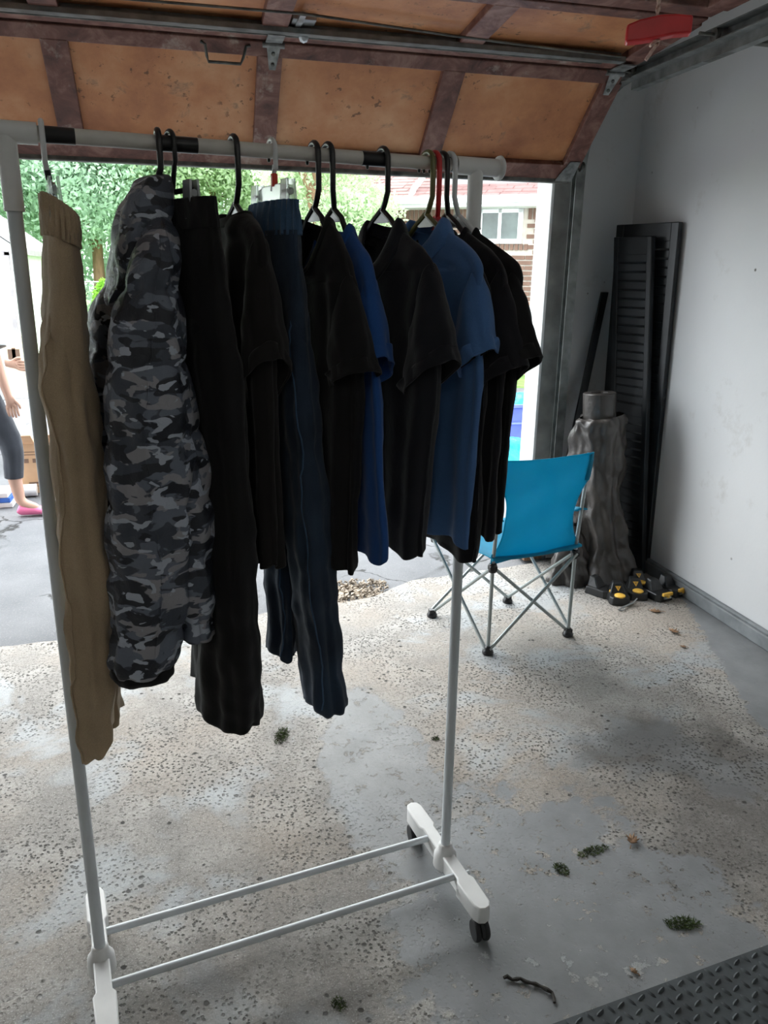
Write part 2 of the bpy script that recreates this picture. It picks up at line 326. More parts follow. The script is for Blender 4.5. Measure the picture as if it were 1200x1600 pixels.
# ---------------------------------------------------------------- mesh helpers (all coordinates in metres, world unless local=True)
class MB:
    def __init__(s): s.v = []; s.f = []; s.sm = []
    def add(s, vs_, fs, smooth=False):
        o = len(s.v); s.v.extend([tuple(p) for p in vs_]); s.f.extend([tuple(i+o for i in f) for f in fs]); s.sm.extend([smooth]*len(fs)); return s
    def box(s, c, size, rot=None):
        hx, hy, hz = size[0]/2, size[1]/2, size[2]/2
        vs_ = [Vector((x*hx, y*hy, z*hz)) for z in (-1, 1) for y in (-1, 1) for x in (-1, 1)]
        if rot is not None: vs_ = [rot @ p for p in vs_]
        c = Vector(c)
        return s.add([c+p for p in vs_], [(0, 2, 3, 1), (4, 5, 7, 6), (0, 1, 5, 4), (2, 6, 7, 3), (0, 4, 6, 2), (1, 3, 7, 5)])
    def bb(s, x0, x1, y0, y1, z0, z1): return s.box(((x0+x1)/2, (y0+y1)/2, (z0+z1)/2), (abs(x1-x0), abs(y1-y0), abs(z1-z0)))
    def sweep(s, pts, r, n=10, caps=True, closed=False):
        pts = [Vector(p) for p in pts]; L = len(pts)
        rs = r if isinstance(r, (list, tuple)) else [r]*L
        tan = []
        for i in range(L):
            a = pts[i-1] if (i > 0 or closed) else pts[i]; b = pts[(i+1) % L] if (i < L-1 or closed) else pts[i]
            tan.append((b-a).normalized())
        t0 = tan[0]; ref = Vector((0, 0, 1)) if abs(t0.z) < .9 else Vector((1, 0, 0))
        u = t0.cross(ref).normalized(); vs_ = []
        for i in range(L):
            u = (u - tan[i]*u.dot(tan[i])); u = u.normalized() if u.length > 1e-6 else tan[i].orthogonal().normalized()
            w_ = tan[i].cross(u)
            for k in range(n):
                a = 2*math.pi*k/n; vs_.append(pts[i] + (u*math.cos(a)+w_*math.sin(a))*rs[i])
        fs = []
        for i in range(L if closed else L-1):
            j = (i+1) % L
            for k in range(n): fs.append((i*n+k, i*n+(k+1) % n, j*n+(k+1) % n, j*n+k))
        s.add(vs_, fs, True)
        if caps and not closed:
            o = len(s.v)-len(vs_)
            s.f.append(tuple(o+k for k in reversed(range(n)))); s.sm.append(False)
            s.f.append(tuple(o+(L-1)*n+k for k in range(n))); s.sm.append(False)
        return s
    def cyl(s, a, b, r, n=14, r2=None): return s.sweep([a, b], [r, r if r2 is None else r2], n)
    def lathe(s, c, prof, n=20, axis=(0, 0, 1)):
        ax = Vector(axis).normalized(); q = Vector((0, 0, 1)).rotation_difference(ax); c = Vector(c)
        vs_ = [c + q @ Vector((r*math.cos(2*math.pi*k/n), r*math.sin(2*math.pi*k/n), z)) for r, z in prof for k in range(n)]
        fs = [(i*n+k, i*n+(k+1) % n, (i+1)*n+(k+1) % n, (i+1)*n+k) for i in range(len(prof)-1) for k in range(n)]
        s.add(vs_, fs, True); o = len(s.v)-len(vs_)
        s.f.append(tuple(o+k for k in reversed(range(n)))); s.sm.append(False)
        s.f.append(tuple(o+(len(prof)-1)*n+k for k in range(n))); s.sm.append(False)
        return s
    def prism(s, poly, vec, smooth=False):
        n = len(poly); vec = Vector(vec); P = [Vector(p) for p in poly]
        return s.add(P+[p+vec for p in P], [tuple(reversed(range(n))), tuple(range(n, 2*n))]+[(k, (k+1) % n, n+(k+1) % n, n+k) for k in range(n)], smooth)
    def grid(s, fn, nu, nv, smooth=True):
        vs_ = [fn(i/nu, j/nv) for j in range(nv+1) for i in range(nu+1)]
        return s.add(vs_, [(j*(nu+1)+i, j*(nu+1)+i+1, (j+1)*(nu+1)+i+1, (j+1)*(nu+1)+i) for j in range(nv) for i in range(nu)], smooth)

def props(o, label=None, cat=None, group=None, kind=None):
    for k, v in (('label', label), ('category', cat), ('group', group), ('kind', kind)):
        if v: o[k] = v
    return o
def thing(name, label, cat, loc=(0, 0, 0), rz=0, group=None, kind=None):
    o = bpy.data.objects.new(name, None); COL.objects.link(o); o.empty_display_size = .05
    o.location = loc; o.rotation_euler = (0, 0, rz)
    return props(o, label, cat, group, kind)
def frame_of(o):
    return Matrix.Translation(o.location) @ o.rotation_euler.to_matrix().to_4x4()
def build(name, mb, material, parent=None, local=False, origin=None, bevel=0, solid=0, subsurf=0, label=None, kind=None, angle=40):
    me = bpy.data.meshes.new(name)
    vv = mb.v
    root = parent
    while root is not None and root.parent is not None: root = root.parent
    if parent is not None and not local:
        inv = frame_of(root).inverted(); vv = [inv @ Vector(p) for p in vv]
    if parent is None and origin is not None: vv = [Vector(p)-Vector(origin) for p in vv]
    me.from_pydata([tuple(p) for p in vv], [], mb.f); me.update()
    bm = bmesh.new(); bm.from_mesh(me); bmesh.ops.recalc_face_normals(bm, faces=bm.faces) if len(mb.f) < 20000 else None; bm.to_mesh(me); bm.free()
    me.polygons.foreach_set('use_smooth', [bool(x) for x in mb.sm])
    if any(mb.sm): me.set_sharp_from_angle(angle=R(angle))
    o = bpy.data.objects.new(name, me); COL.objects.link(o)
    if material: me.materials.append(material)
    if parent is not None: o.parent = parent
    elif origin is not None: o.location = origin
    if bevel:
        md = o.modifiers.new('edge', 'BEVEL'); md.width = bevel; md.segments = 2; md.limit_method = 'ANGLE'; md.angle_limit = R(40)
    if solid:
        md = o.modifiers.new('cloth_thickness', 'SOLIDIFY'); md.thickness = solid; md.offset = -1
    if subsurf:
        md = o.modifiers.new('round', 'SUBSURF'); md.levels = subsurf; md.render_levels = subsurf
    if label: o['label'] = label
    if kind: o['kind'] = kind
    return o
def tagged(name, mb, material, label, cat, origin, group=None, kind=None, **kw):
    return props(build(name, mb, material, None, origin=origin, **kw), label, cat, group, kind)
def copy_tree(o, parent=None):
    c = o.copy(); COL.objects.link(c); c.parent = parent
    for ch in list(o.children): copy_tree(ch, c)
    return c
def arc(c, r, a0, a1, n, plane='xz'):
    out = []
    for i in range(n+1):
        a = R(a0+(a1-a0)*i/n); x, z = r*math.cos(a), r*math.sin(a)
        out.append(Vector(c)+(Vector((x, 0, z)) if plane == 'xz' else Vector((0, x, z)) if plane == 'yz' else Vector((x, z, 0))))
    return out
def cat_rom(P, t):
    n = len(P)-1; x = min(max(t, 0), 1)*n; i = min(int(x), n-1); f = x-i
    p0, p1, p2, p3 = P[max(i-1, 0)], P[i], P[i+1], P[min(i+2, n)]
    return p1 + .5*f*(p2-p0 + f*(2*p0-5*p1+4*p2-p3 + f*(3*(p1-p2)+p3-p0)))

def struct(name, mb, material, label=None, cat=None, origin=(0, 0, 0), **kw):
    o = build(name, mb, material, None, origin=origin, **kw); o['kind'] = 'structure'
    return props(o, label, cat)

# ================================================================ the garage shell
XW, YF = 2.33, 3.74           # side wall face, front wall face
edge_pts = [(-3.4, 3.18), (-2.2, 3.17), (-1.2, 3.20), (-.82, 3.215), (-.35, 3.25), (.18, 3.295), (.38, 3.35), (.55, 3.395), (.66, 3.37), (.82, 3.41), (1.05, 3.57), (1.3, 3.60), (1.72, 3.66), (2.6, 3.98)]
ep = []
for i in range(len(edge_pts)-1):
    a, b_ = edge_pts[i], edge_pts[i+1]; k = max(2, int((b_[0]-a[0])/.05))
    for j in range(k):
        t = j/k; ep.append((a[0]+(b_[0]-a[0])*t, a[1]+(b_[1]-a[1])*t + .012*(rnd.random()-.5)))
ep.append(edge_pts[-1])
m = MB(); m.prism([(x, y, 0) for x, y in ep] + [(2.6, -3.6, 0), (-3.6, -3.6, 0), (-3.6, 3.18, 0)], (0, 0, -.12))
struct('floor', m, M['concrete'], 'worn pitted concrete garage slab with grey paint remnants and stains', 'floor')
m = MB(); m.bb(-40, 40, 3.0, 60, -.30, -.022)
struct('driveway', m, M['asphalt'], 'cracked grey asphalt driveway beyond the garage slab', 'driveway')
m = MB(); m.prism([(-40, 15.5, -.03), (2.6, 14.6, -.03), (3.6, 10.4, -.03), (12, 9.2, -.03), (40, 9, -.03), (40, 60, -.03), (-40, 60, -.03)], (0, 0, .035))
struct('lawn', m, M['lawn'], 'bright green lawn past the driveway edge', 'lawn')
m = MB(); m.bb(XW, XW+.12, -3.6, 4.07, -.12, 2.75); struct('wall_right', m, M['wall'], 'white painted garage side wall behind the shutters', 'wall')
m = MB(); m.bb(1.885, XW, 3.95, 4.07, -.12, 2.75); struct('wall_front', m, M['wall'], 'white painted wall return between garage doorway and side wall', 'wall')
m = MB(); m.bb(-3.6, 1.87, YF+.02, YF+.21, 2.16, 2.75); struct('wall_header', m, M['wall'], 'wall above the garage doorway behind the raised door', 'wall')
m = MB(); m.bb(-3.6, -3.4, -3.6, YF+.12, -.12, 2.75); struct('wall_left', m, M['wall'], 'white garage wall out of view on the far side', 'wall')
m = MB(); m.bb(-3.6, XW+.12, -3.72, -3.6, -.12, 2.75); struct('wall_back', m, M['wall'], 'white back wall of the garage', 'wall')
m = MB(); m.bb(-3.6, XW+.12, -3.72, 4.07, 2.70, 2.82); struct('ceiling', m, M['ceil'], 'pale garage ceiling above the raised door', 'ceiling')
m = MB(); m.bb(XW-.03, XW, -3.6, 3.95, 0, .062)
m.bb(XW-.022, XW, -3.6, 3.95, .06, .076); struct('baseboard_right', m, M['kick'], 'grey painted curb along the foot of the white side wall', 'baseboard', bevel=.006)
# door jamb and outside trim
m = MB(); m.bb(1.762, 1.872, YF-.02, 3.86, 0.02, 2.2); m.bb(1.83, 1.90, 3.84, 4.0, .02, 2.2); struct('trim_1', m, M['jamb'], 'dusty grey door jamb beside the track', 'trim')
m = MB(); m.bb(1.746, 1.762, YF-.022, 3.865, .15, 2.2); m.bb(1.746, 1.85, 3.86, 3.885, .15, 2.2); struct('trim_2', m, M['white_trim'], 'white exterior trim board on the doorway edge', 'trim', bevel=.004)
m = MB(); m.bb(1.735, 1.80, YF-.03, YF+.16, 0, .15); m.bb(1.80, 1.845, YF-.02, YF+.07, 0, .13); struct('trim_3', m, M['rotwood'], 'bare brown timber end at the foot of the jamb', 'trim', bevel=.004)

# ================================================================ the raised sectional door
door = thing('door_1', 'raised sectional garage door with orange hardboard panels and dark wood frame', 'garage door', (0, 3.65, 1.94), kind='structure')
X0, X1 = -3.1, 1.80
stile_x = [-2.55, -1.83, -1.11, -.385, .365, 1.085]
panel_mesh = {}
def section(pa, pb, glass=False):
    a = Vector((0, pa[0], pa[1])); b = Vector((0, pb[0], pb[1])); t = (b-a).normalized(); L = (b-a).length
    n = t.cross(Vector((1, 0, 0)));  n = n if n.z < 0 else -n
    rot = Matrix((Vector((1, 0, 0)), t, n)).transposed()
    def slab(x0, x1, l0, l1, d0, d1):
        return MB().box(a+t*((l0+l1)/2)+n*((d0+d1)/2)+Vector(((x0+x1)/2, 0, 0)), (x1-x0, l1-l0, d1-d0), rot)
    mb = slab(X0, X1, 0, .085, -.02, .022); o2 = slab(X0, X1, L-.062, L-.003, -.02, .022); mb.add(o2.v, o2.f)
    sec = build('door_section', mb, M['wood'], door, bevel=.004)
    xs = [X0+.02] + stile_x + [X1-.03]
    for i, x in enumerate(xs):
        wd = .092 if 0 < i < len(xs)-1 else .085
        build('stile', slab(x-wd/2, x+wd/2, .072, L-.055, -.02, .0235), M['wood'], sec, bevel=.004)
    for i in range(len(xs)-1):
        build('window_panel' if glass else 'panel', slab(xs[i]+.04, xs[i+1]-.04, .08, L-.058, -.016, -.004), M['glass_frost'] if glass else M['board'], sec)
    return a, t, n, L
S1 = section((3.65, 1.945), (3.235, 2.315))
S2 = section((3.225, 2.325), (2.69, 2.368))
S3 = section((2.68, 2.37), (2.13, 2.375), True)
S4 = section((2.12, 2.375), (1.57, 2.375))
# weather strip under the bottom rail
m = MB(); m.bb(X0, X1-.01, 3.63, 3.665, 1.915, 1.948); build('weather_strip', m, M['dark_steel'], door, bevel=.006)
# steel strut across the joint, with a rolled lip
m = MB(); m.bb(X0, 1.72, 3.085, 3.125, 2.298, 2.303); m.bb(X0, 1.72, 3.122, 3.127, 2.298, 2.34); m.bb(X0, 1.72, 3.083, 3.088, 2.298, 2.315)
build('strut', m, M['track'], door)
m = MB(); m.cyl((X0, 3.165, 2.307), (1.66, 3.165, 2.307), .004, 8); build('reinforcing_rod', m, M['dark_steel'], door)
# hinges on stiles
for x in (-1.83, .375, 1.76):
    m = MB(); a, t, n, L = S1
    m.prism([a+t*(L-.105)+n*.026+Vector((x-.012, 0, 0)), a+t*(L-.105)+n*.026+Vector((x+.012, 0, 0)), a+t*(L-.01)+n*.026+Vector((x+.026, 0, 0)), a+t*(L-.01)+n*.026+Vector((x-.026, 0, 0))], n*.004)
    m.cyl((x-.04, 3.232, 2.292), (x+.04, 3.232, 2.292), .011, 10)
    m.bb(x-.03, x+.03, 3.12, 3.225, 2.295, 2.30)
    hg = build('hinge', m, M['hinge'], door)
    bl = MB()
    for l in (.082, .04): bl.lathe(a+t*(L-l)+n*.03+Vector((x, 0, 0)), [(.007, 0), (.007, .005), (.003, .007)], 8, n)
    build('bolt', bl, M['dark_steel'], hg)
# lift handle (bent flat iron) on the top rail
a, t, n, L = S1
hp = [(.175, L-.02, .024), (.19, L-.02, .035), (.195, L-.055, .05), (.20, L-.07, .058), (.315, L-.07, .058), (.325, L-.05, .05), (.335, L-.02, .03), (.35, L-.02, .024)]
hm = MB()
pts = [a+t*l+n*d+Vector((x-.06, 0, 0)) for x, l, d in hp]
hm.sweep(pts, .0055, 8); build('lift_handle', hm, M['dark_steel'], door)
# latch block next to the hinge
m = MB(); m.bb(.42, .50, 3.02, 3.10, 2.325, 2.345); m.bb(.435, .455, 2.96, 3.12, 2.318, 2.33); m.lathe((.47, 3.13, 2.30), [(.016, 0), (.018, .01), (.008, .02)], 8, (0, -1, -.6)); build('latch_bracket', m, M['galv'], door)
m = MB(); m.sweep([(X0, 2.98, 2.325), (-.4, 2.96, 2.318), (.45, 2.95, 2.322), (1.0, 3.02, 2.316), (1.7, 3.08, 2.312)], .0045, 6); build('lock_rod', m, M['dark_steel'], door)
# bottom corner bracket and rollers
a, t, n, L = S1
m = MB(); c = a+Vector((1.765, 0, 0)); m.prism([c+t*.0+n*.026+Vector((-.05, 0, 0)), c+n*.026+Vector((.03, 0, 0)), c+t*.11+n*.026+Vector((.03, 0, 0)), c+t*.11+n*.026+Vector((-.015, 0, 0))], n*.004); m.prism([c+n*.03+Vector((.03, 0, 0)), c+t*.11+n*.03+Vector((.03, 0, 0)), c+t*.11+n*-.03+Vector((.03, 0, 0)), c+n*-.03+Vector((.03, 0, 0))], (.004, 0, 0))
build('corner_bracket', m, M['hinge'], door)
for (y, z) in ((3.60, 1.985), (3.225, 2.30), (2.69, 2.302)):
    m = MB(); m.cyl((1.77, y, z), (1.845, y, z), .006, 8); m.lathe((1.825, y, z), [(.021, 0), (.023, .004), (.019, .008), (.023, .012), (.021, .016)], 16, (1, 0, 0)); build('roller', m, M['dark_steel'], door)

# ---- track beside the door: up the jamb, round the bend, back along the wall
def track():
    t_ = thing('door_track', 'grey steel door track running up the jamb and back along the wall', 'track', (1.84, 3.66, 0))
    path = [(3.655, .04), (3.655, 1.0), (3.655, 1.94)] + [(3.655-.36*(1-math.cos(R(a))), 1.94+.36*math.sin(R(a))) for a in range(10, 91, 10)] + [(3.0, 2.302), (2.2, 2.302), (1.2, 2.302)]
    prof = [(1.826, -.022), (1.872, -.022), (1.872, .022), (1.826, .022), (1.826, .018), (1.868, .018), (1.868, -.018), (1.826, -.018)]
    vs_, fs = [], []
    for i, (y, z) in enumerate(path):
        a = Vector(path[max(i-1, 0)]); b = Vector(path[min(i+1, len(path)-1)]); d = (b-a).normalized(); nn = Vector((-d.y, d.x))
        for (x, o) in prof: vs_.append((x, y+nn.x*o, z+nn.y*o))
    k = len(prof)
    for i in range(len(path)-1):
        for j in range(k): fs.append((i*k+j, i*k+(j+1) % k, (i+1)*k+(j+1) % k, (i+1)*k+j))
    m = MB().add(vs_, fs); build('rail', m, M['track'], t_)
    m = MB(); m.bb(1.872, XW, 2.72, 2.76, 2.30, 2.313); m.bb(1.868, 1.90, 2.66, 2.80, 2.245, 2.29); build('wall_bracket', m, M['dark_steel'], t_)
    m = MB(); m.bb(1.866, 1.90, 1.3, 3.28, 2.245, 2.34); build('angle_iron', m, M['track'], t_)
    for z in (.5, 1.2):
        m = MB(); m.bb(1.845, 1.875, 3.67, 3.735, z, z+.06); build('jamb_bracket', m, M['galv'], t_)
track()

# ---- emergency release handle on its cord
def release():
    c = Vector((.868, 1.449, 1.93)); k = .86
    t_ = thing('release_handle', 'red emergency release handle hanging on a red and white cord', 'handle', c)
    ax = Vector((.114, -.057, 0)).normalized(); up_ = Vector((0, 0, 1)); nn = ax.cross(up_)
    prof = [(-.066, -.024), (-.03, -.022), (.03, -.013), (.066, -.012), (.066, .022), (.03, .026), (0, .026), (-.04, .019), (-.066, .010)]
    m = MB(); m.prism([c+ax*x*k+up_*z*k-nn*.014 for x, z in prof], nn*.028); build('grip', m, M['red_plastic'], t_, bevel=.004)
    m = MB(); o_ = c-ax*.004
    for q in (0, math.pi): m.sweep([o_+Vector((.0022*math.cos(q+i*.8), .0022*math.sin(q+i*.8), -.026+i*.004)) for i in range(130)], .0023, 6)
    build('cord', m, M['rope'], t_)
    m = MB(); m.sweep([c+ax*(-.004+.007*math.sin(i))+up_*(-.021-.004*math.cos(i*1.4)) - nn*.006*math.cos(i) for i in range(7)], .0032, 6); m.sweep([c+up_*-.022, c+up_*-.032-ax*.007, c+up_*-.048-ax*.017], .0036, 6)
    build('knot', m, M['rope'], t_)
release()
# rail of the opener the cord hangs from
m = MB(); m.bb(.845, .89, -1.5, 3.5, 2.42, 2.46)
tagged('opener_rail', m, M['galv'], 'steel opener rail above the raised door carrying the red release cord', 'rail', (.868, 1, 2.42))

# ---- unseen fill lights added behind the viewer to brighten the interior
def fill_light(x, y, label):
    t_ = thing('fill_light', label, 'added fill light', (x, y, 2.7))
    m = MB(); m.prism([(x-.09, y-.6, 2.70), (x+.09, y-.6, 2.70), (x+.05, y-.6, 2.64), (x-.05, y-.6, 2.64)], (0, 1.2, 0)); build('housing', m, M['white_trim'], t_)
    lm = bpy.data.materials.new('fill_tube'); lm.use_nodes = True; nt = lm.node_tree; nt.nodes.clear()
    e = nt.nodes.new('ShaderNodeEmission'); e.inputs[0].default_value = (1, .96, .90, 1); e.inputs[1].default_value = 7; o = nt.nodes.new('ShaderNodeOutputMaterial'); nt.links.new(e.outputs[0], o.inputs[0])
    for d in (-.03, .03):
        m = MB(); m.cyl((x+d, y-.56, 2.625), (x+d, y+.56, 2.625), .015, 10); build('tube', m, lm, t_)
fill_light(-.6, -1.2, 'added unseen fill light on the ceiling in the middle of the garage'); fill_light(1.3, -1.2, 'added unseen fill light on the ceiling closer to the side wall with the shutters')

# ================================================================ the garment rack
BA = Vector((-.25, 1.421, 1.70)); BB = Vector((.566, 1.552, 1.70)); bdir = (BB-BA).normalized(); ndir = Vector((bdir.y, -bdir.x, 0))
RZ = math.atan2(ndir.y, ndir.x)
def bar_at(s): return BA + bdir*s
rack = thing('garment_rack', 'white rolling garment rack with tubular posts standing on the concrete floor', 'garment rack', ((BA.x+BB.x)/2, (BA.y+BB.y)/2, 0))
for P in (BA, BB):
    base = Vector((P.x, P.y, .09))
    m = MB(); m.cyl(base, (P.x, P.y, 1.60), .0118, 18); build('post', m, M['rack_white'], rack)
    m = MB(); m.cyl((P.x, P.y, 1.585), (P.x, P.y, 1.695), .0150, 18); m.cyl(P-bdir*.045, P+bdir*.045, .0165, 18); m.lathe((P.x, P.y, 1.585), [(.0155, 0), (.016, .004)], 18)
    build('tee_connector', m, M['rack_plastic'], rack)
    out = bdir if P is BB else -bdir
    m = MB(); m.lathe(P+out*.040, [(.0165, 0), (.0168, .006), (.0225, .009), (.0235, .013), (.021, .016), (.010, .0165)], 20, out); build('end_cap', m, M['rack_plastic'], rack)
Lb = (BB-BA).length
m = MB(); m.cyl(BA, BB, .0122, 20); bar = build('hanging_bar', m, M['bar'], rack)
for s0, s1 in ((.048, .100), (.232, .292), (.588, .634), (.770, .800)):
    m = MB(); m.cyl(bar_at(s0), bar_at(s1), .0129, 20); build('bar_sleeve', m, M['black_plastic'], bar)
for s in (.415, .485, .505, .60, .705, .715, .727):
    m = MB(); m.lathe(bar_at(s)+Vector((0, 0, -.010)), [(.003, 0), (.003, -.006), (.0015, -.008)], 8); build('bar_pin', m, M['black_plastic'], bar)
rods = []
for d in (.068, -.078):
    m = MB(); a = Vector((BA.x, BA.y, .092)) - ndir*d; b = Vector((BB.x, BB.y, .092)) - ndir*d
    m.cyl(a, b, .0085, 14); m.cyl(a-bdir*.018, a+bdir*.02, .0055, 10); m.cyl(b-bdir*.02, b+bdir*.026, .0055, 10); build('cross_rod', m, M['rack_white'], rack)
def foot(P, turn):
    mb = MB(); c = Vector((P.x, P.y, 0)); d = ndir; e = bdir
    half = [(-.205, .0), (-.200, .014), (-.185, .021), (-.105, .023), (-.095, .0165), (.095, .0165), (.105, .023), (.185, .021), (.200, .014), (.205, 0)]
    poly = [(u, v) for u, v in half] + [(u, -v) for u, v in reversed(half[1:-1])]
    mb.prism([c+d*u+e*v+Vector((0, 0, .058)) for u, v in poly], (0, 0, .044))
    mb.lathe(c+Vector((0, 0, .06)), [(.030, 0), (.028, .036), (.019, .05), (.0165, .066)], 20)
    ft = build('foot', mb, M['rack_plastic'], rack, bevel=.003)
    for u in (-.178, .178):
        cc = c+d*u; ax = (Matrix.Rotation(R(turn), 3, 'Z') @ e)
        m = MB(); m.cyl(cc+Vector((0, 0, .04)), cc+Vector((0, 0, .062)), .008, 10)
        fwd = ax.cross(Vector((0, 0, 1))); w0 = cc+fwd*.008+Vector((0, 0, .026))
        for sgn in (-1, 1):
            m.lathe(w0+ax*sgn*.004, [(.012, 0), (.0245, .001), (.026, .004), (.026, .010), (.0235, .0135), (.008, .0145)], 22, ax*sgn)
        hood = [w0+ax*-.004+(fwd*math.cos(R(a))+Vector((0, 0, math.sin(R(a)))))*.0285 for a in range(0, 181, 20)]
        m.prism(hood+[w0+ax*-.004+(fwd*math.cos(R(a))+Vector((0, 0, math.sin(R(a)))))*.018 for a in range(180, -1, -20)], ax*.008)
        build('caster', m, M['rubber'], ft)
foot(BA, 12); foot(BB, -8)

# ================================================================ hangers and garments
NS = Vector
def gtube(mb, st, nseg=56, nring=44, fold=(0, 0), k=5, wr=.003, wsc=16, seed=0, p=.85, baffle=None, dip=0, dip_t=.5, ridge=None, jag=0, crease=0):
    """closed sleeve of cloth through stations (centre, half axis A, half axis B), with folds and creases"""
    Cs = [Vector(s_[0]) for s_ in st]; As = [Vector(s_[1]) for s_ in st]; Bs = [Vector(s_[2]) for s_ in st]
    rg = random.Random(seed); f1, f2, f3 = rg.random()*6.28, rg.random()*6.28, rg.random()*6.28
    vs_ = []; off = Vector((seed*3.7, seed*1.3, 0))
    for i in range(nring+1):
        t = i/nring; C, A, B = cat_rom(Cs, t), cat_rom(As, t), cat_rom(Bs, t); la, lb = max(A.length, 1e-4), max(B.length, 1e-4)
        fa = fold[0]+(fold[1]-fold[0])*t; pp = p if not isinstance(p, tuple) else p[0]+(p[1]-p[0])*min(1, t*2.2)
        for j in range(nseg):
            th = 2*math.pi*j/nseg; c, s_ = math.cos(th), math.sin(th)
            cc = math.copysign(abs(c)**pp, c); ss = math.copysign(abs(s_)**pp, s_)
            pos = C+A*cc+B*ss; nr = (A/la*(c/la)+B/lb*(s_/lb)).normalized()
            d = fa*(math.sin(k*th+f1+2.2*t)+.6*math.sin((2*k+1)*th+f2-3*t))
            d += wr*(noise.noise((pos+off)*wsc)+.6*noise.noise((pos+off)*wsc*2.3)+.5*noise.noise(Vector((pos.x*30, pos.y*30, pos.z*7))+off))
            if baffle:
                z = pos.z+.004*noise.noise(pos*20); d += baffle[1]*(abs(math.sin(math.pi*z/baffle[0]+.4*math.sin(th)*0))**.55-.75)
            if crease:
                v_ = Vector((pos.x*9, pos.y*9, pos.z*4.5+.6*pos.x*7))+off; d += crease*(.5-abs(noise.noise(v_))*2.2)+crease*.5*(.4-abs(noise.noise(v_*2.3))*2)
            if ridge:
                for (r0, ra, rw) in ridge:
                    dd = (th-r0-.10*math.sin(9*t+r0)+math.pi) % (2*math.pi)-math.pi; d += ra*math.exp(-(dd/rw)**2)*(1+.5*math.sin(60*t))
            q = pos+nr*d
            if dip:
                fall = max(0, 1-t/dip_t) if dip_t else 1
                q.z -= (dip*max(0, -s_)**1.4 + .16*dip*max(0, s_)**1.4)*fall
            if jag and i >= nring-2: q += Vector((0, 0, jag*(math.sin(3*th+f3)+.5*math.sin(7*th+f1))))
            vs_.append(q)
    fs = [(i*nseg+j, i*nseg+(j+1) % nseg, (i+1)*nseg+(j+1) % nseg, (i+1)*nseg+j) for i in range(nring) for j in range(nseg)]
    mb.add(vs_, fs, True); return vs_
def surf_line(vs_, nseg, nring, path, off=.001):
    out = []
    for t, th in path:
        i = min(nring-1, max(1, int(t*nring))); j = int((th % 360)/360*nseg) % nseg
        p = vs_[i*nseg+j]; c = sum((vs_[i*nseg+k] for k in range(nseg)), Vector())/nseg; out.append(p+(p-c).normalized()*off)
    return out
def S(u, w_, z, a, b_, az=0, bz=0): return ((u, w_, z-1.70), (a, 0, az), (0, b_, bz))

def hanger(s, yaw, material, label, neck=1.615, half=.175, tipz=1.535, hook_r=.0185, rad=.0052, web=True, group=None, w0=0):
    t_ = thing('clothes_hanger', label, 'hanger', bar_at(s), RZ+R(yaw), group)
    z = lambda v: v-1.70
    hk = [Vector((hook_r*math.cos(R(a)), 0, hook_r*math.sin(R(a))+.0005)) for a in range(200, -1, -16)]
    hk += [Vector((hook_r+.001, 0, -.03)), Vector((hook_r+.001, 0, z(neck)+.03)), Vector((hook_r*.6, w0*.5, z(neck)+.012)), Vector((.002, w0, z(neck)-.002))]
    m = MB(); m.sweep(hk, rad, 10); build('hook', m, material, t_, local=True)
    for sg in (-1, 1):
        m = MB(); m.sweep([Vector((0, w0, z(neck))), Vector((sg*.03, w0, z(neck)-.018)), Vector((sg*half*.6, w0, z(neck)+(tipz-neck)*.66)), Vector((sg*half, w0, z(tipz))), Vector((sg*(half+.004), w0, z(tipz)-.012)), Vector((sg*(half-.012), w0, z(tipz)-.02))], rad, 8); build('arm', m, material, t_, local=True)
    m = MB(); m.cyl((-half+.012, w0, z(tipz)-.02), (half-.012, w0, z(tipz)-.02), rad*.9, 8); build('lower_bar', m, material, t_, local=True)
    if web:
        m = MB(); m.prism([Vector((0, w0-.0015, z(neck)+.002)), Vector((-.034, w0-.0015, z(neck)-.021)), Vector((-.02, w0-.0015, z(neck)-.024)), Vector((.02, w0-.0015, z(neck)-.024)), Vector((.034, w0-.0015, z(neck)-.021))], (0, .003, 0)); build('web', m, material, t_, local=True)
    return t_

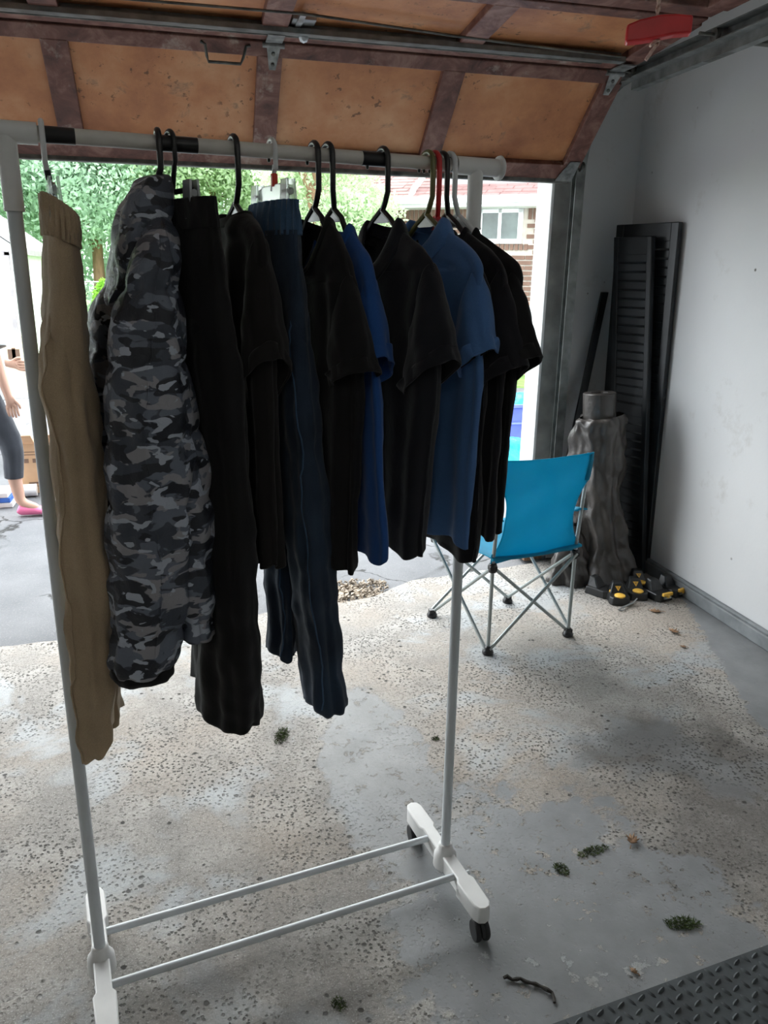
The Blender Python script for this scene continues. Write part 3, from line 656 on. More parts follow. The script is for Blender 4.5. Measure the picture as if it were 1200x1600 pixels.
def shirt(s, yaw, material, label, neck=1.585, sw=.195, zs=1.522, cw=.20, hw=.165, hem=.975, sl=((.235, 1.362), (.105, 1.275)), far=((-.225, 1.36), (-.11, 1.28)), thick=.034, w0=0.0, hemu=0, seed=1, collar=True, rib=False, k=5, jag=.006, hemw=0, dip=.075, near=0, cat='shirt'):
    t_ = thing('shirt', label, cat, bar_at(s), RZ+R(yaw))
    st = [S(near, w0, neck, .056, .026), S(near, w0, neck-(neck-zs)*.25, .056+(sw-.056)*.28, .027), S(near, w0, neck-(neck-zs)*.62, .056+(sw-.056)*.66, .026), S(near, w0, zs, sw-.012, .024), S(near, w0, zs-.03, sw-.004, .027), S(near, w0, zs-.10, sw-.012, thick*.9), S(near+hemu*.2, w0, zs-.2, cw, thick), S(near+hemu*.5, w0+hemw*.5, (zs-.2+hem)/2, (cw+hw)/2, thick*.95), S(near+hemu*.9, w0+hemw*.9, hem+.05, hw+.003, thick*.92), S(near+hemu, w0+hemw, hem, hw, thick*.9)]
    m = MB(); gtube(m, st, 80, 72, (.0, .0075), k, .0045, 13, seed, (1.0, .85), dip=dip, dip_t=.42, jag=jag); body = build('body', m, material, t_, local=True, solid=.0022, angle=80)
    for sgn, seg in ((1, sl), (-1, far)):
        T0, B0 = Vector((near+sgn*(sw-.016), 0, zs-.004-1.70)), Vector((near+sgn*(cw-.075), 0, zs-.19-1.70))
        T1, B1 = Vector((seg[0][0], 0, seg[0][1]-1.70)), Vector((seg[1][0], 0, seg[1][1]-1.70))
        W = Vector((0, w0, 0)); stn = []
        for q, th, bulge in ((0, .022, 0), (.3, .030, .007), (.7, .034, .004), (1, .036, .0)):
            T = T0.lerp(T1, q); B = B0.lerp(B1, q); ou = (T-B).normalized(); T = T+ou*bulge
            stn.append(((T+B)/2+W, (T-B)/2, Vector((0, th, 0))))
        m = MB(); gtube(m, stn, 48, 30, (.0005, .004), 3, .0045, 16, seed+sgn+5, .95); sv = build('sleeve', m, material, t_, local=True, solid=.0022, angle=80)
        C, A, B = stn[-1]; C0, A0, B0_ = stn[-2]; dr = (C-C0).normalized()
        m = MB(); gtube(m, [(C-dr*.022, A+A.normalized()*.0015, B+B.normalized()*.0015), (C-dr*.010, A+A.normalized()*.002, B+B.normalized()*.002), (C+dr*.003, A+A.normalized()*.0012, B+B.normalized()*.0012)], 48, 6, (.004, .004), 3, .0035, 16, seed+sgn+5, .95); build('cuff', m, material, sv, local=True, solid=.002, angle=80)
    if collar:
        m = MB(); gtube(m, [S(near, w0, neck-.006, .058, .029), S(near, w0, neck+.012, .053, .025), S(near, w0, neck+.016, .055, .027), S(near, w0, neck+.008, .063, .033), S(near, w0, neck-.024, .082, .042)], 56, 16, (0, .002), 4, .002, 20, seed+9, 1.0, dip=dip, dip_t=0); build('collar', m, material, t_, local=True, solid=.002, angle=80)
    elif rib:
        m = MB(); gtube(m, [S(near, w0, neck-.012, .066, .031), S(near, w0, neck+.003, .058, .028), S(near, w0, neck+.004, .055, .026), S(near, w0, neck-.004, .055, .026)], 56, 8, (0, 0), 4, .001, 20, seed+9, 1.0, dip=dip, dip_t=0); build('neckband', m, material, t_, local=True, solid=.002, angle=80)
    return t_

# --- shirts on plastic hangers, each on its own hanger along the bar
hanger(.353, 8, M['black_plastic'], 'black plastic hanger holding the black polo beside the blue jeans', neck=1.612, half=.10, tipz=1.548)
shirt(.353, 8, M['blackbrown'], 'black polo shirt with open cuffs hanging between black trousers and blue jeans', neck=1.594, sw=.135, zs=1.555, cw=.14, hw=.115, hem=.965, sl=((.155, 1.365), (.070, 1.268)), far=((-.205, 1.49), (-.12, 1.38)), thick=.030, near=-.012, hemw=.012, seed=3, collar=False, rib=True, dip=.012)
hanger(.497, 7, M['black_plastic'], 'black plastic hanger holding the black tee next to the royal blue shirt', neck=1.612, half=.125, tipz=1.500)
shirt(.497, 7, M['blackcloth'], 'black short sleeve tee hanging just in front of the royal blue shirt', neck=1.588, sw=.155, zs=1.500, cw=.165, hw=.14, hem=.955, sl=((.205, 1.343), (.100, 1.300)), far=((-.20, 1.35), (-.11, 1.28)), thick=.028, w0=0, seed=5, collar=False, rib=True, dip=.09)
hanger(.523, 9, M['black_plastic'], 'black plastic hanger holding the royal blue shirt', neck=1.612, half=.12, tipz=1.493, w0=.012)
shirt(.523, 9, M['royal'], 'royal blue shirt hanging tucked behind the black tee', neck=1.578, sw=.15, zs=1.495, cw=.17, hw=.195, hem=.985, sl=((.175, 1.36), (.11, 1.30)), far=((-.19, 1.36), (-.11, 1.28)), thick=.020, w0=.012, seed=8, collar=False, rib=True, hemu=.01)
hanger(.630, 9, M['black_plastic'], 'black plastic hanger with visible triangular web above the charcoal polo', neck=1.614, half=.150, tipz=1.512)
shirt(.630, 9, M['navy'], 'charcoal navy polo with collar and wide open sleeve', neck=1.580, sw=.182, zs=1.520, cw=.195, hw=.158, hem=.972, sl=((.238, 1.362), (.100, 1.272)), far=((-.225, 1.36), (-.11, 1.28)), thick=.034, seed=11, collar=True, dip=.085)
hanger(.722, 9, M['olive_plastic'], 'olive green plastic hanger holding the medium blue polo', neck=1.610, half=.150, tipz=1.512)
shirt(.722, 9, M['midblue'], 'medium blue polo shirt with folded collar and ribbed cuff', neck=1.584, sw=.182, zs=1.522, cw=.19, hw=.172, hem=.985, sl=((.212, 1.372), (.150, 1.318)), far=((-.225, 1.36), (-.11, 1.28)), thick=.024, seed=14, collar=True, dip=.06)
hanger(.736, 7, M['red_plastic'], 'red plastic hanger beside the olive one', neck=1.606, half=.135, tipz=1.503, w0=.010)
shirt(.736, 7, M['velvet'], 'black longer tee peeking out below the medium blue polo', neck=1.574, sw=.165, zs=1.508, cw=.18, hw=.178, hem=.952, sl=((.20, 1.37), (.13, 1.32)), far=((-.22, 1.36), (-.11, 1.28)), thick=.018, w0=.010, seed=17, collar=False, rib=True)
hanger(.752, 10, M['black_plastic'], 'black plastic hanger between the red and the white ones', neck=1.612, half=.150, tipz=1.512, w0=.018)
shirt(.752, 10, M['velvet'], 'black polo behind the blue one, sleeve hanging past its cuff', neck=1.580, sw=.182, zs=1.514, cw=.185, hw=.172, hem=1.0, sl=((.232, 1.345), (.135, 1.275)), far=((-.225, 1.36), (-.11, 1.28)), thick=.022, w0=.018, seed=20, collar=False, rib=True)
hanger(.768, 12, M['white_plastic'], 'white plastic hanger at the end of the row beside the tee connector', neck=1.612, half=.150, tipz=1.512, w0=.026)
shirt(.768, 12, M['blackcloth'], 'black shirt hanging last on the bar with its sleeve jutting out furthest', neck=1.580, sw=.185, zs=1.514, cw=.185, hw=.170, hem=1.01, sl=((.235, 1.362), (.145, 1.298)), far=((-.225, 1.36), (-.11, 1.28)), thick=.022, w0=.026, seed=23, collar=False, rib=True)

# --- clip hangers
def clip_hanger(s, yaw, label, hookmat, barmat, z0, half, clipmat, wide=0, band=None, tag=None, rad=.0042, w0=0):
    t_ = thing('clip_hanger', label, 'hanger', bar_at(s), RZ+R(yaw)); z = lambda v: v-1.70; r = .0185
    hk = [Vector((r*math.cos(R(a)), 0, r*math.sin(R(a))+.0005)) for a in range(200, -1, -16)] + [Vector((r, 0, -.03)), Vector((r*.7, 0, z(z0)+.04)), Vector((.004, w0*.5, z(z0)+.012)), Vector((0, w0, z(z0)))]
    m = MB(); m.sweep(hk, rad, 10); hk_ = build('hook', m, hookmat, t_, local=True)
    if wide:
        m = MB(); m.prism([Vector((-half, w0-.003, z(z0)-.028)), Vector((half, w0-.003, z(z0)-.028)), Vector((half, w0-.003, z(z0)+.004)), Vector((half*.5, w0-.003, z(z0)+.010)), Vector((-half*.5, w0-.003, z(z0)+.010)), Vector((-half, w0-.003, z(z0)+.004))], (0, .006, 0)); build('hanger_plate', m, barmat, t_, local=True, bevel=.002)
    else:
        m = MB(); m.cyl((-half, w0, z(z0)), (half, w0, z(z0)), .0045, 10); build('crossbar', m, barmat, t_, local=True)
    for sg in (-1, 1):
        m = MB()
        for q in (-1, 1): m.prism([Vector((sg*half-.013, w0+q*.004, z(z0)+.014)), Vector((sg*half+.013, w0+q*.004, z(z0)+.014)), Vector((sg*half+.016, w0+q*.007, z(z0)-.045)), Vector((sg*half-.016, w0+q*.007, z(z0)-.045))], (0, q*.004, 0))
        m.cyl((sg*half-.012, w0, z(z0)-.006), (sg*half+.012, w0, z(z0)-.006), .006, 8); build('clip', m, clipmat, t_, local=True)
    if band:
        m = MB(); p = hk[-3]; m.cyl(hk[-3].lerp(hk[-2], .35), hk[-3].lerp(hk[-2], .85), rad*1.25, 10); build('band', m, band, hk_, local=True)
    if tag:
        m = MB(); c = hk[-3].lerp(hk[-2], .75); m.box(c+Vector((.003, 0, -.002)), (.012, .011, .022)); build('size_tag', m, tag, hk_, local=True, bevel=.003)
    return t_

def leg_tube(mb, st, seed, fold=(.002, .007), k=4, wr=.005, nring=70, p=.9, jag=0): gtube(mb, st, 52, nring, fold, k, wr, 14, seed, p, jag=jag)
def waistband(parent, material, st, seed, label=None, amp=.0028, k=26):
    m = MB(); gtube(m, st, 110, 12, (amp, amp), k, .002, 30, seed, .9); return build('waistband', m, material, parent, local=True, solid=.003, angle=80, label=label)

# --- khaki trousers at the post end
def pants(t_, material, seatst, legs, seed, seam=None, seammat=None, ridge=None, wr=.006, fold=(.002, .005), crease=.004):
    m = MB(); leg_tube(m, seatst, seed, (.001, .003), 5, .005, 30); build('seat_panel', m, material, t_, local=True, angle=80)
    for i, st in enumerate(legs):
        m = MB(); vs_ = gtube(m, st, 60, 80, fold, 4, wr, 14, seed+2+i*2, .92, ridge=ridge, jag=.004, crease=crease); lg = build('leg', m, material, t_, local=True, solid=.002, angle=80)
        for ln_ in (seam or []):
            m = MB(); m.sweep(surf_line(vs_, 60, 80, ln_), .0016, 6); build('seam', m, seammat or material, lg, local=True)
clip_hanger(.052, 0, 'clear clip hanger with white hook and black band holding the khaki trousers', M['white_plastic'], M['clear'], 1.618, .075, M['clear'], wide=1, band=M['black_plastic'], w0=.008)
kh = thing('trousers', 'khaki elastic-waist trousers hanging beside the camouflage jacket', 'trousers', bar_at(.052), RZ)
waistband(kh, M['khaki'], [S(.0, .014, 1.597, .105, .026, 0, -.016), S(.0, .014, 1.572, .108, .028, 0, -.014), S(.0, .013, 1.540, .106, .027, 0, -.010)], 31)
pants(kh, M['khaki'], [S(.0, .013, 1.545, .104, .026, 0, -.010), S(.005, .010, 1.47, .112, .032), S(.01, .005, 1.40, .114, .034), S(.015, .002, 1.33, .105, .031), S(.015, .0, 1.27, .080, .022)],
      [[S(.055, .004, 1.47, .050, .020), S(.056, .002, 1.41, .064, .031), S(.058, .001, 1.33, .072, .036), S(.058, -.002, 1.10, .064, .036), S(.056, -.004, .90, .060, .036), S(.052, -.010, .72, .058, .033, 0, .012), S(.052, -.013, .648, .056, .028, 0, .02)],
       [S(-.055, .008, 1.47, .046, .020), S(-.055, .008, 1.41, .060, .030), S(-.056, .010, 1.33, .066, .032), S(-.06, .014, 1.0, .060, .030), S(-.06, .012, .75, .056, .028), S(-.06, .010, .64, .055, .026)]], 33, seam=[[(.12+.85*i/60, 318+5*math.sin(i*.35)) for i in range(61)]], ridge=[(5.45, .004, .10)], wr=.007, crease=.010)
# --- camouflage puffer jacket
cj = thing('puffer_jacket', 'grey camouflage quilted puffer jacket with hood and long hanging sleeve', 'jacket', bar_at(.228), RZ)
hanger(.228, -2, M['black_plastic'], 'black plastic hanger holding the camouflage puffer jacket', neck=1.63, half=.11, tipz=1.56, web=False, w0=-.012)
m = MB(); gtube(m, [S(.0, -.012, 1.605, .055, .022), S(.0, -.015, 1.575, .095, .030), S(.005, -.018, 1.54, .13, .034), S(.01, -.022, 1.45, .135, .036), S(.015, -.020, 1.30, .14, .042), S(.02, -.008, 1.15, .145, .048), S(.02, -.004, 1.0, .145, .044), S(.02, -.002, .86, .135, .036)], 72, 100, (.001, .004), 4, .006, 14, 41, .9, (.115, .011)); build('torso', m, M['camo'], cj, local=True, solid=.004, angle=80)
m = MB(); sv_ = gtube(m, [S(.115, -.022, 1.560, .026, .012), S(.125, -.034, 1.525, .046, .027), S(.135, -.052, 1.45, .056, .043), S(.145, -.060, 1.35, .062, .060), S(.142, -.064, 1.22, .062, .068), S(.138, -.070, 1.08, .060, .070), S(.132, -.080, .95, .056, .066), S(.130, -.096, .86, .052, .060), S(.128, -.102, .822, .047, .052)], 72, 130, (.002, .004), 3, .007, 18, 43, .9, (.115, .010)); sl_ = build('sleeve', m, M['camo'], cj, local=True, solid=.004, angle=80)
m = MB(); gtube(m, [S(.128, -.102, .830, .049, .054), S(.128, -.103, .815, .050, .055), S(.128, -.103, .806, .046, .050)], 48, 8, (.002, .002), 5, .002, 20, 44, .9); build('cuff', m, M['blackcloth'], sl_, local=True, solid=.003)
m = MB(); m.sweep(surf_line(sv_, 72, 130, [(.06+.9*i/40, 2+8*math.sin(i*.25)) for i in range(41)], .0002), .0012, 6); build('sleeve_seam', m, M['camo'], sl_, local=True)
m = MB(); gtube(m, [S(-.10, -.03, 1.55, .03, .018), S(-.125, -.06, 1.48, .045, .036), S(-.135, -.085, 1.38, .05, .042), S(-.14, -.098, 1.25, .05, .044), S(-.14, -.10, 1.0, .045, .040), S(-.14, -.098, .85, .042, .038)], 48, 90, (.002, .004), 3, .006, 16, 46, .9, (.115, .010)); build('sleeve', m, M['camo'], cj, local=True, solid=.004, angle=80)
m = MB(); gtube(m, [S(-.01, .004, 1.652, .024, .012), S(-.01, -.008, 1.642, .060, .030), S(-.01, -.022, 1.605, .082, .040), S(-.012, -.042, 1.55, .090, .040), S(-.015, -.060, 1.49, .080, .032), S(-.02, -.078, 1.455, .05, .018), S(-.02, -.088, 1.44, .02, .006)], 56, 40, (.002, .003), 5, .008, 16, 48, .9); build('hood', m, M['camo'], cj, local=True, solid=.003, angle=80)

# --- black trousers
clip_hanger(.247, 14, 'black clip hanger with metal clips holding the black trousers', M['black_plastic'], M['black_plastic'], 1.625, .075, M['galv'])
bt = thing('trousers', 'black straight-leg trousers hanging behind the camouflage jacket', 'trousers', bar_at(.247), RZ+R(14))
waistband(bt, M['blackcloth'], [S(.02, .010, 1.612, .115, .022), S(.02, .010, 1.59, .118, .024), S(.02, .011, 1.565, .118, .025)], 51, amp=.0008, k=9)
pants(bt, M['blackcloth'], [S(.02, .011, 1.57, .116, .024), S(.022, .013, 1.48, .124, .032), S(.024, .016, 1.40, .126, .034), S(.03, .02, 1.33, .115, .034), S(.03, .02, 1.27, .085, .022)],
      [[S(.075, .016, 1.47, .050, .022), S(.076, .018, 1.41, .064, .033), S(.078, .020, 1.33, .076, .039), S(.085, .024, 1.0, .080, .046), S(.088, .020, .80, .082, .048), S(.09, .016, .668, .082, .048)],
       [S(-.03, .024, 1.47, .048, .020), S(-.03, .026, 1.41, .062, .031), S(-.03, .030, 1.33, .072, .036), S(-.025, .042, 1.0, .076, .042), S(-.02, .045, .8, .078, .044), S(-.02, .045, .69, .078, .044)]], 53)

# --- dark blue pull-on jeans
clip_hanger(.420, 6, 'frosted clear clip hanger with red size tag holding the blue jeans', M['white_plastic'], M['clear'], 1.636, .072, M['clear'], wide=1, tag=M['tag_red'])
jn = thing('jeans', 'dark blue denim pull-on jeans with gathered elastic waist', 'jeans', bar_at(.420), RZ+R(6))
waistband(jn, M['denim_seam'], [S(.0, .0, 1.617, .096, .022), S(.0, .0, 1.592, .100, .024), S(.0, .0, 1.560, .101, .026)], 61, amp=.0026, k=24)  # lit top of the jeans put into this paler waistband colour
pants(jn, M['denim'], [S(.0, 0, 1.568, .100, .025), S(.004, .001, 1.48, .108, .028), S(.008, .003, 1.40, .110, .029), S(.012, .006, 1.33, .100, .028), S(.012, .006, 1.27, .078, .020)],
      [[S(.050, .003, 1.47, .046, .018), S(.052, .004, 1.41, .058, .026), S(.055, .008, 1.33, .066, .030), S(.06, .016, 1.2, .066, .032), S(.066, .030, 1.0, .064, .035), S(.07, .046, .80, .062, .036), S(.075, .058, .64, .060, .036)],
       [S(-.045, .003, 1.47, .044, .018), S(-.045, .004, 1.41, .056, .024), S(-.045, .005, 1.33, .062, .027), S(-.04, .010, 1.0, .060, .026), S(-.035, .008, .85, .058, .024), S(-.035, .006, .725, .056, .022)]], 63,
      seam=[[(.05+.93*i/40, 325+6*math.sin(i*.4)) for i in range(41)]], seammat=M['denim_seam'], wr=.0075, fold=(.002, .005))

# ================================================================ blue camp chair, seen from behind
def chair():
    c_ = Vector((1.285, 2.966, 0)); t_ = thing('camp_chair', 'turquoise folding camp chair with grey tube frame facing the driveway', 'chair', c_)
    RL, RR, FL, FR = Vector((1.141, 2.725, .012)), Vector((1.545, 2.809, .012)), Vector((1.025, 3.126, .012)), Vector((1.428, 3.204, .012))
    sd = (RR-RL).normalized(); fd = Vector((-sd.y, sd.x, 0)); Z = Vector((0, 0, 1))
    sz = .415
    sRL, sRR, sFL, sFR = [Vector((p.x, p.y, sz)) for p in (RL, RR, FL, FR)]
    r = .0078
    topL, topR = RL+Z*.80-fd*.035, RR+Z*.80-fd*.035
    for a, b in ((RL, topL), (RR, topR)): build('back_post', MB().sweep([a, Vector((a.x, a.y, sz)), b], r, 12), M['chair_tube'], t_)
    aFL, aFR = FL+Z*.57, FR+Z*.57
    for a, b in ((sFL-Z*.02, aFL), (sFR-Z*.02, aFR)): build('arm_post', MB().cyl(a, b, r, 12), M['chair_tube'], t_)
    o = fd*.012; q = sd*.012
    for a, b, d in ((RL, sRR, -o), (RR, sRL, o*.5), (RL, sFL, -q), (FL, sRL, q*.6), (RR, sFR, q), (FR, sRR, -q*.6), (FL, sFR, o), (FR, sFL, -o*.5)):
        build('cross_tube', MB().cyl(a+d+Z*.012, b+d-Z*.03, r*.92, 12), M['chair_tube'], t_)
    for p in (RL, RR, FL, FR):
        m = MB(); m.lathe((p.x, p.y, 0), [(.023, 0), (.024, .012), (.017, .022), (.014, .03)], 14); m.box((p.x, p.y, .026), (.03, .03, .02)); build('foot', m, M['black_plastic'], t_, bevel=.003)
    for p in (sRL, sRR, sFL, sFR):
        m = MB(); m.lathe(p-Z*.055, [(.014, 0), (.017, .006), (.017, .034), (.013, .04)], 12); m.box(p-Z*.035, (.032, .032, .02)); build('corner_joint', m, M['black_plastic'], t_, bevel=.003)
    def backf(u, v):        # u across, v up
        zz = .395+v*.42
        wa = 0.0 if v > .74 or v < .10 else .050*(math.sin(math.pi*(v-.10)/.64)**.6)
        x0, x1 = wa-.012, (RR-RL).length-wa+.012
        lean = -.035*max(0, (zz-sz))/.385
        p = RL+sd*(x0+(x1-x0)*u)+fd*lean
        sag = .035*math.sin(math.pi*u)*(1-.55*v) + .022*noise.noise(Vector((u*3+v*1.5, v*4-u, 1)))+.010*math.sin(7*u+6*v)*(1-v*.6)
        return Vector((p.x, p.y, zz+.012*(2*u-1)**2*(v > .5)*(v-.5)*2)) - fd*.0 + fd*sag*.6 - fd*.004
    bk = build('backrest', MB().grid(backf, 36, 30), M['chair_blue'], t_, solid=.003, angle=80)
    for P, tp, sg in ((RL, topL, 1), (RR, topR, -1)):   # sewn sleeves that slip over the posts
        a = P.lerp(tp, .86); m = MB(); m.sweep([P+Z*.70-fd*.026, P+Z*.76-fd*.031, tp+Z*.008], [.0135, .0135, .012], 14); build('post_sleeve', m, M['chair_blue'], bk)
    def seatf(u, v):
        p = sRL.lerp(sRR, u).lerp(sFL.lerp(sFR, u), v); s_ = math.sin(math.pi*u)*math.sin(math.pi*min(1, v*.9+.05))
        return p+Z*(.012-.055*s_+.003*noise.noise(Vector((u*5, v*5, 3)))) + sd*(u-.5)*.03 + fd*(v-.5)*.03
    st = build('seat', MB().grid(seatf, 24, 24), M['chair_blue'], t_, solid=.004, angle=80)
    m = MB(); m.sweep([seatf(i/14, 0)-Z*.006 for i in range(15)], .007, 8); build('seat_hem', m, M['chair_blue'], st)
    for P, F in ((RL, aFL), (RR, aFR)):
        A = P+Z*.575-fd*.02
        def armf(u, v):
            p = A.lerp(F+fd*.02, v); return p+sd*(u-.5)*.055+Z*(-.028*math.sin(math.pi*v)+.004-.01*abs(2*u-1))
        ar = build('armrest', MB().grid(armf, 6, 16), M['chair_blue'], t_, solid=.006, angle=80)
        st_ = MB(); st_.prism([A+Z*.02+sd*.008, A-Z*.02+sd*.008, F-Z*.18+sd*.008-fd*.02, F+sd*.008], sd*-.003); 
chair()

# ================================================================ corner: shutters, board, fabric roll
def shutter(name, bl, br, tl, label, ns, depth=.026, stile=.045):
    """louvred vinyl shutter from its bottom-left, bottom-right and top-left corners"""
    bl, br, tl = Vector(bl), Vector(br), Vector(tl); ex = (br-bl); W = ex.length; ex.normalize(); ez = (tl-bl); H = ez.length; ez.normalize(); ny = ex.cross(ez).normalized()
    rot = Matrix((ex, ny, ez)).transposed(); t_ = thing(name, label, 'shutter', tuple((bl+br)/2))
    def bx(x0, x1, z0, z1, d0, d1): return MB().box(bl+ex*((x0+x1)/2)+ez*((z0+z1)/2)+ny*((d0+d1)/2), (x1-x0, d1-d0, z1-z0), rot)
    for x0, x1 in ((0, stile), (W-stile, W)): build('stile', bx(x0, x1, 0, H, -depth, 0.004), M['shutter'], t_, bevel=.004)
    for z0, z1 in ((0, .09), (H*.5-.03, H*.5+.03), (H-.085, H)): build('rail', bx(stile, W-stile, z0, z1, -depth*.9, 0), M['shutter'], t_, bevel=.003)
    build('backing', bx(stile*.5, W-stile*.5, .02, H-.02, -depth*.3, -depth*.1), M['shutter'], t_)
    first = None
    for (za, zb) in ((.09, H*.5-.03), (H*.5+.03, H-.085)):
        k = int((zb-za)/.042); stp = (zb-za)/k
        for i in range(k):
            z = za+stp*(i+.5)
            r2 = Matrix.Rotation(R(-32), 3, ex) @ rot
            m = MB().box(bl+ex*(W/2)+ez*z-ny*.013, (W-2*stile, .006, stp*1.15), r2); build('louver', m, M['shutter'], t_)
    return t_
# outer faces look back into the garage
shutter('window_shutter', (2.185, 3.775, .0), (2.313, 3.425, .0), (2.165, 3.815, 1.752), 'tall black louvered shutter leaning hindmost in the corner', 40)
shutter('window_shutter', (2.195, 3.62, .0), (2.268, 3.395, .0), (2.128, 3.765, 1.69), 'narrower dusty black louvered shutter leaning in front of the taller one', 40, stile=.03)
m = MB(); a, b_ = Vector((1.885, 3.72, .0)), Vector((2.195, 3.93, 1.42)); ax = (b_-a).normalized()
m.prism([a+Vector((-.02, -.008, 0)), a+Vector((.02, -.008, 0)), a+Vector((.02, .008, 0)), a+Vector((-.02, .008, 0))], b_-a)
tagged('wooden_board', m, M['shutter'], 'thin black board leaning slanted behind the fabric roll', 'board', a, bevel=.002)

def roll():
    t_ = thing('fabric_roll', 'upright roll of crumpled dark landscape fabric leaning against the wall return', 'fabric roll', (2.02, 3.40, 0))
    m = MB(); b0, b1 = Vector((2.02, 3.43, .02)), Vector((1.962, 3.47, .955)); d = (b1-b0).normalized(); q = Vector((0, 0, 1)).rotation_difference(d)
    n = 28; prof = [(.080, -.40), (.080, -.004), (.076, 0), (.042, 0), (.040, -.01), (.040, -.12), (.001, -.12)]
    vs_ = [b1+q@Vector((r*math.cos(6.2832*k/n), r*math.sin(6.2832*k/n), z)) for r, z in prof for k in range(n)]
    m.add(vs_, [(i*n+k, i*n+(k+1) % n, (i+1)*n+(k+1) % n, (i+1)*n+k) for i in range(len(prof)-1) for k in range(n)], True); build('core', m, M['fabric_roll'], t_)
    m = MB(); gtube(m, [((1.972, 3.462, .845), (.100, 0, .012), (0, .095, 0)), ((1.968, 3.458, .80), (.122, 0, .01), (0, .11, 0)), ((1.972, 3.452, .6), (.128, 0, 0), (0, .118, 0)), ((1.99, 3.445, .4), (.124, 0, 0), (0, .116, 0)), ((2.015, 3.43, .22), (.126, 0, 0), (0, .116, 0)), ((2.03, 3.41, .10), (.150, 0, 0), (0, .13, 0)), ((2.03, 3.39, .02), (.178, 0, 0), (0, .15, 0)), ((2.03, 3.39, .004), (.19, 0, 0), (0, .155, 0))], 96, 110, (.004, .016), 4, .012, 9, 71, 1, crease=.020); build('wrapped_fabric', m, M['fabric_roll'], t_, angle=80)
    m = MB(); gtube(m, [((1.85, 3.42, .30), (.02, 0, 0), (0, .02, 0)), ((1.85, 3.41, .18), (.07, 0, 0), (0, .06, 0)), ((1.86, 3.40, .07), (.11, 0, 0), (0, .08, 0)), ((1.87, 3.40, .004), (.13, 0, 0), (0, .10, 0))], 60, 40, (.006, .016), 5, .018, 10, 73, 1, crease=.02); build('loose_fold', m, M['fabric_roll'], t_, angle=80)
roll()

# ================================================================ pest traps by the wall
def trap(x, y, rz, label, tip=0, lid=True):
    t_ = thing('pest_trap', label, 'trap', (x, y, 0), R(rz), 'pest traps by the wall')
    def tp(pts, z0, z1, k=.9):
        n = len(pts); cx = sum(p[0] for p in pts)/n; cy = sum(p[1] for p in pts)/n
        return MB().add([(px, py, z0) for px, py in pts]+[(cx+(px-cx)*k, cy+(py-cy)*k, z1) for px, py in pts], [tuple(reversed(range(n))), tuple(range(n, 2*n))]+[(i, (i+1) % n, n+(i+1) % n, n+i) for i in range(n)])
    build('base', tp([(-.052, -.035), (-.04, -.058), (.04, -.058), (.052, -.035), (.050, .07), (-.050, .07)], .0, .038, .92), M['trap_black'], t_, local=True, bevel=.005)
    # wedge-shaped housing rising to the back
    m = MB(); m.add([(-.040, .0, .034), (.040, .0, .034), (.034, .066, .034), (-.034, .066, .034), (-.024, .030, .082), (.024, .030, .082), (.022, .062, .086), (-.022, .062, .086)], [(3, 2, 1, 0), (4, 5, 6, 7), (0, 1, 5, 4), (1, 2, 6, 5), (2, 3, 7, 6), (3, 0, 4, 7)]); hs = build('housing', m, M['trap_black'], t_, local=True, bevel=.006)
    if lid:
        m = MB(); m.lathe((0, -.028, .036), [(.026, 0), (.026, .006), (.022, .009)], 22); build('button', m, M['trap_yellow'], t_, local=True)
        nn = Vector((0, -.030, .048)); dirv = Vector((0, .030, .048)); o = Vector((0, .0155, .0585)); up_ = dirv.normalized(); nr = Vector((0, -.048, .030)).normalized()
        tri = [o+Vector((-.014, 0, 0))+up_*.012+nr*.002, o+Vector((.014, 0, 0))+up_*.012+nr*.002, o-up_*.013+nr*.002]
        m = MB(); m.prism(tri, nr*.0012); wm = build('warning_triangle', m, M['trap_yellow'], hs, local=True)
        tri2 = [o+Vector((-.009, 0, 0))+up_*.0095+nr*.0034, o+Vector((.009, 0, 0))+up_*.0095+nr*.0034, o-up_*.008+nr*.0034]
        m = MB(); m.prism(tri2, nr*.0004)
        m2 = MB(); m2.prism([o+Vector((-.0018, 0, 0))+up_*.007+nr*.0034, o+Vector((.0018, 0, 0))+up_*.007+nr*.0034, o+Vector((.001, 0, 0))-up_*.002+nr*.0034, o+Vector((-.001, 0, 0))-up_*.002+nr*.0034], nr*.0006)
        o_ = build('warning_mark', m2, M['trap_black'], t_, local=True)
    else:
        m = MB(); m.box((0, -.060, .040), (.060, .014, .016)); m.box((0, -.064, .030), (.016, .012, .016)); build('pedal', m, M['trap_yellow'], t_, local=True, bevel=.003)
        m = MB(); m.cyl((-.02, -.062, .022), (.02, -.062, .022), .006, 8); build('spring', m, M['galv'], t_, local=True)
    return t_
trap(1.958, 3.105, -16, 'black pest trap with yellow round button, outermost beside the twig')
trap(2.075, 3.140, -14, 'black pest trap with yellow round button, second from the twig')
trap(2.150, 3.235, -10, 'black pest trap with dusty button set back behind the others')
trap(2.175, 3.105, 12, 'black pest trap with yellow pedal bar, middle of the row', lid=False)
trap(2.275, 3.140, 20, 'black pest trap with yellow pedal bar touching the wall curb', lid=False)
trap(1.925, 3.20, 30, 'black pest trap mostly hidden behind the outermost one', lid=False)
m = MB(); m.sweep([(1.90, 3.0, .006), (1.945, 3.02, .010), (2.0, 3.04, .016), (2.03, 3.055, .028)], [.003, .0045, .004, .003], 7); m.sweep([(1.90, 3.0, .006), (1.915, 2.988, .006), (1.935, 3.0, .006), (1.93, 3.015, .008)], .0025, 6)
tagged('twig', m, M['galv'], 'short grey bent twig lying in front of the pest traps', 'twig', (1.95, 3.02, 0))

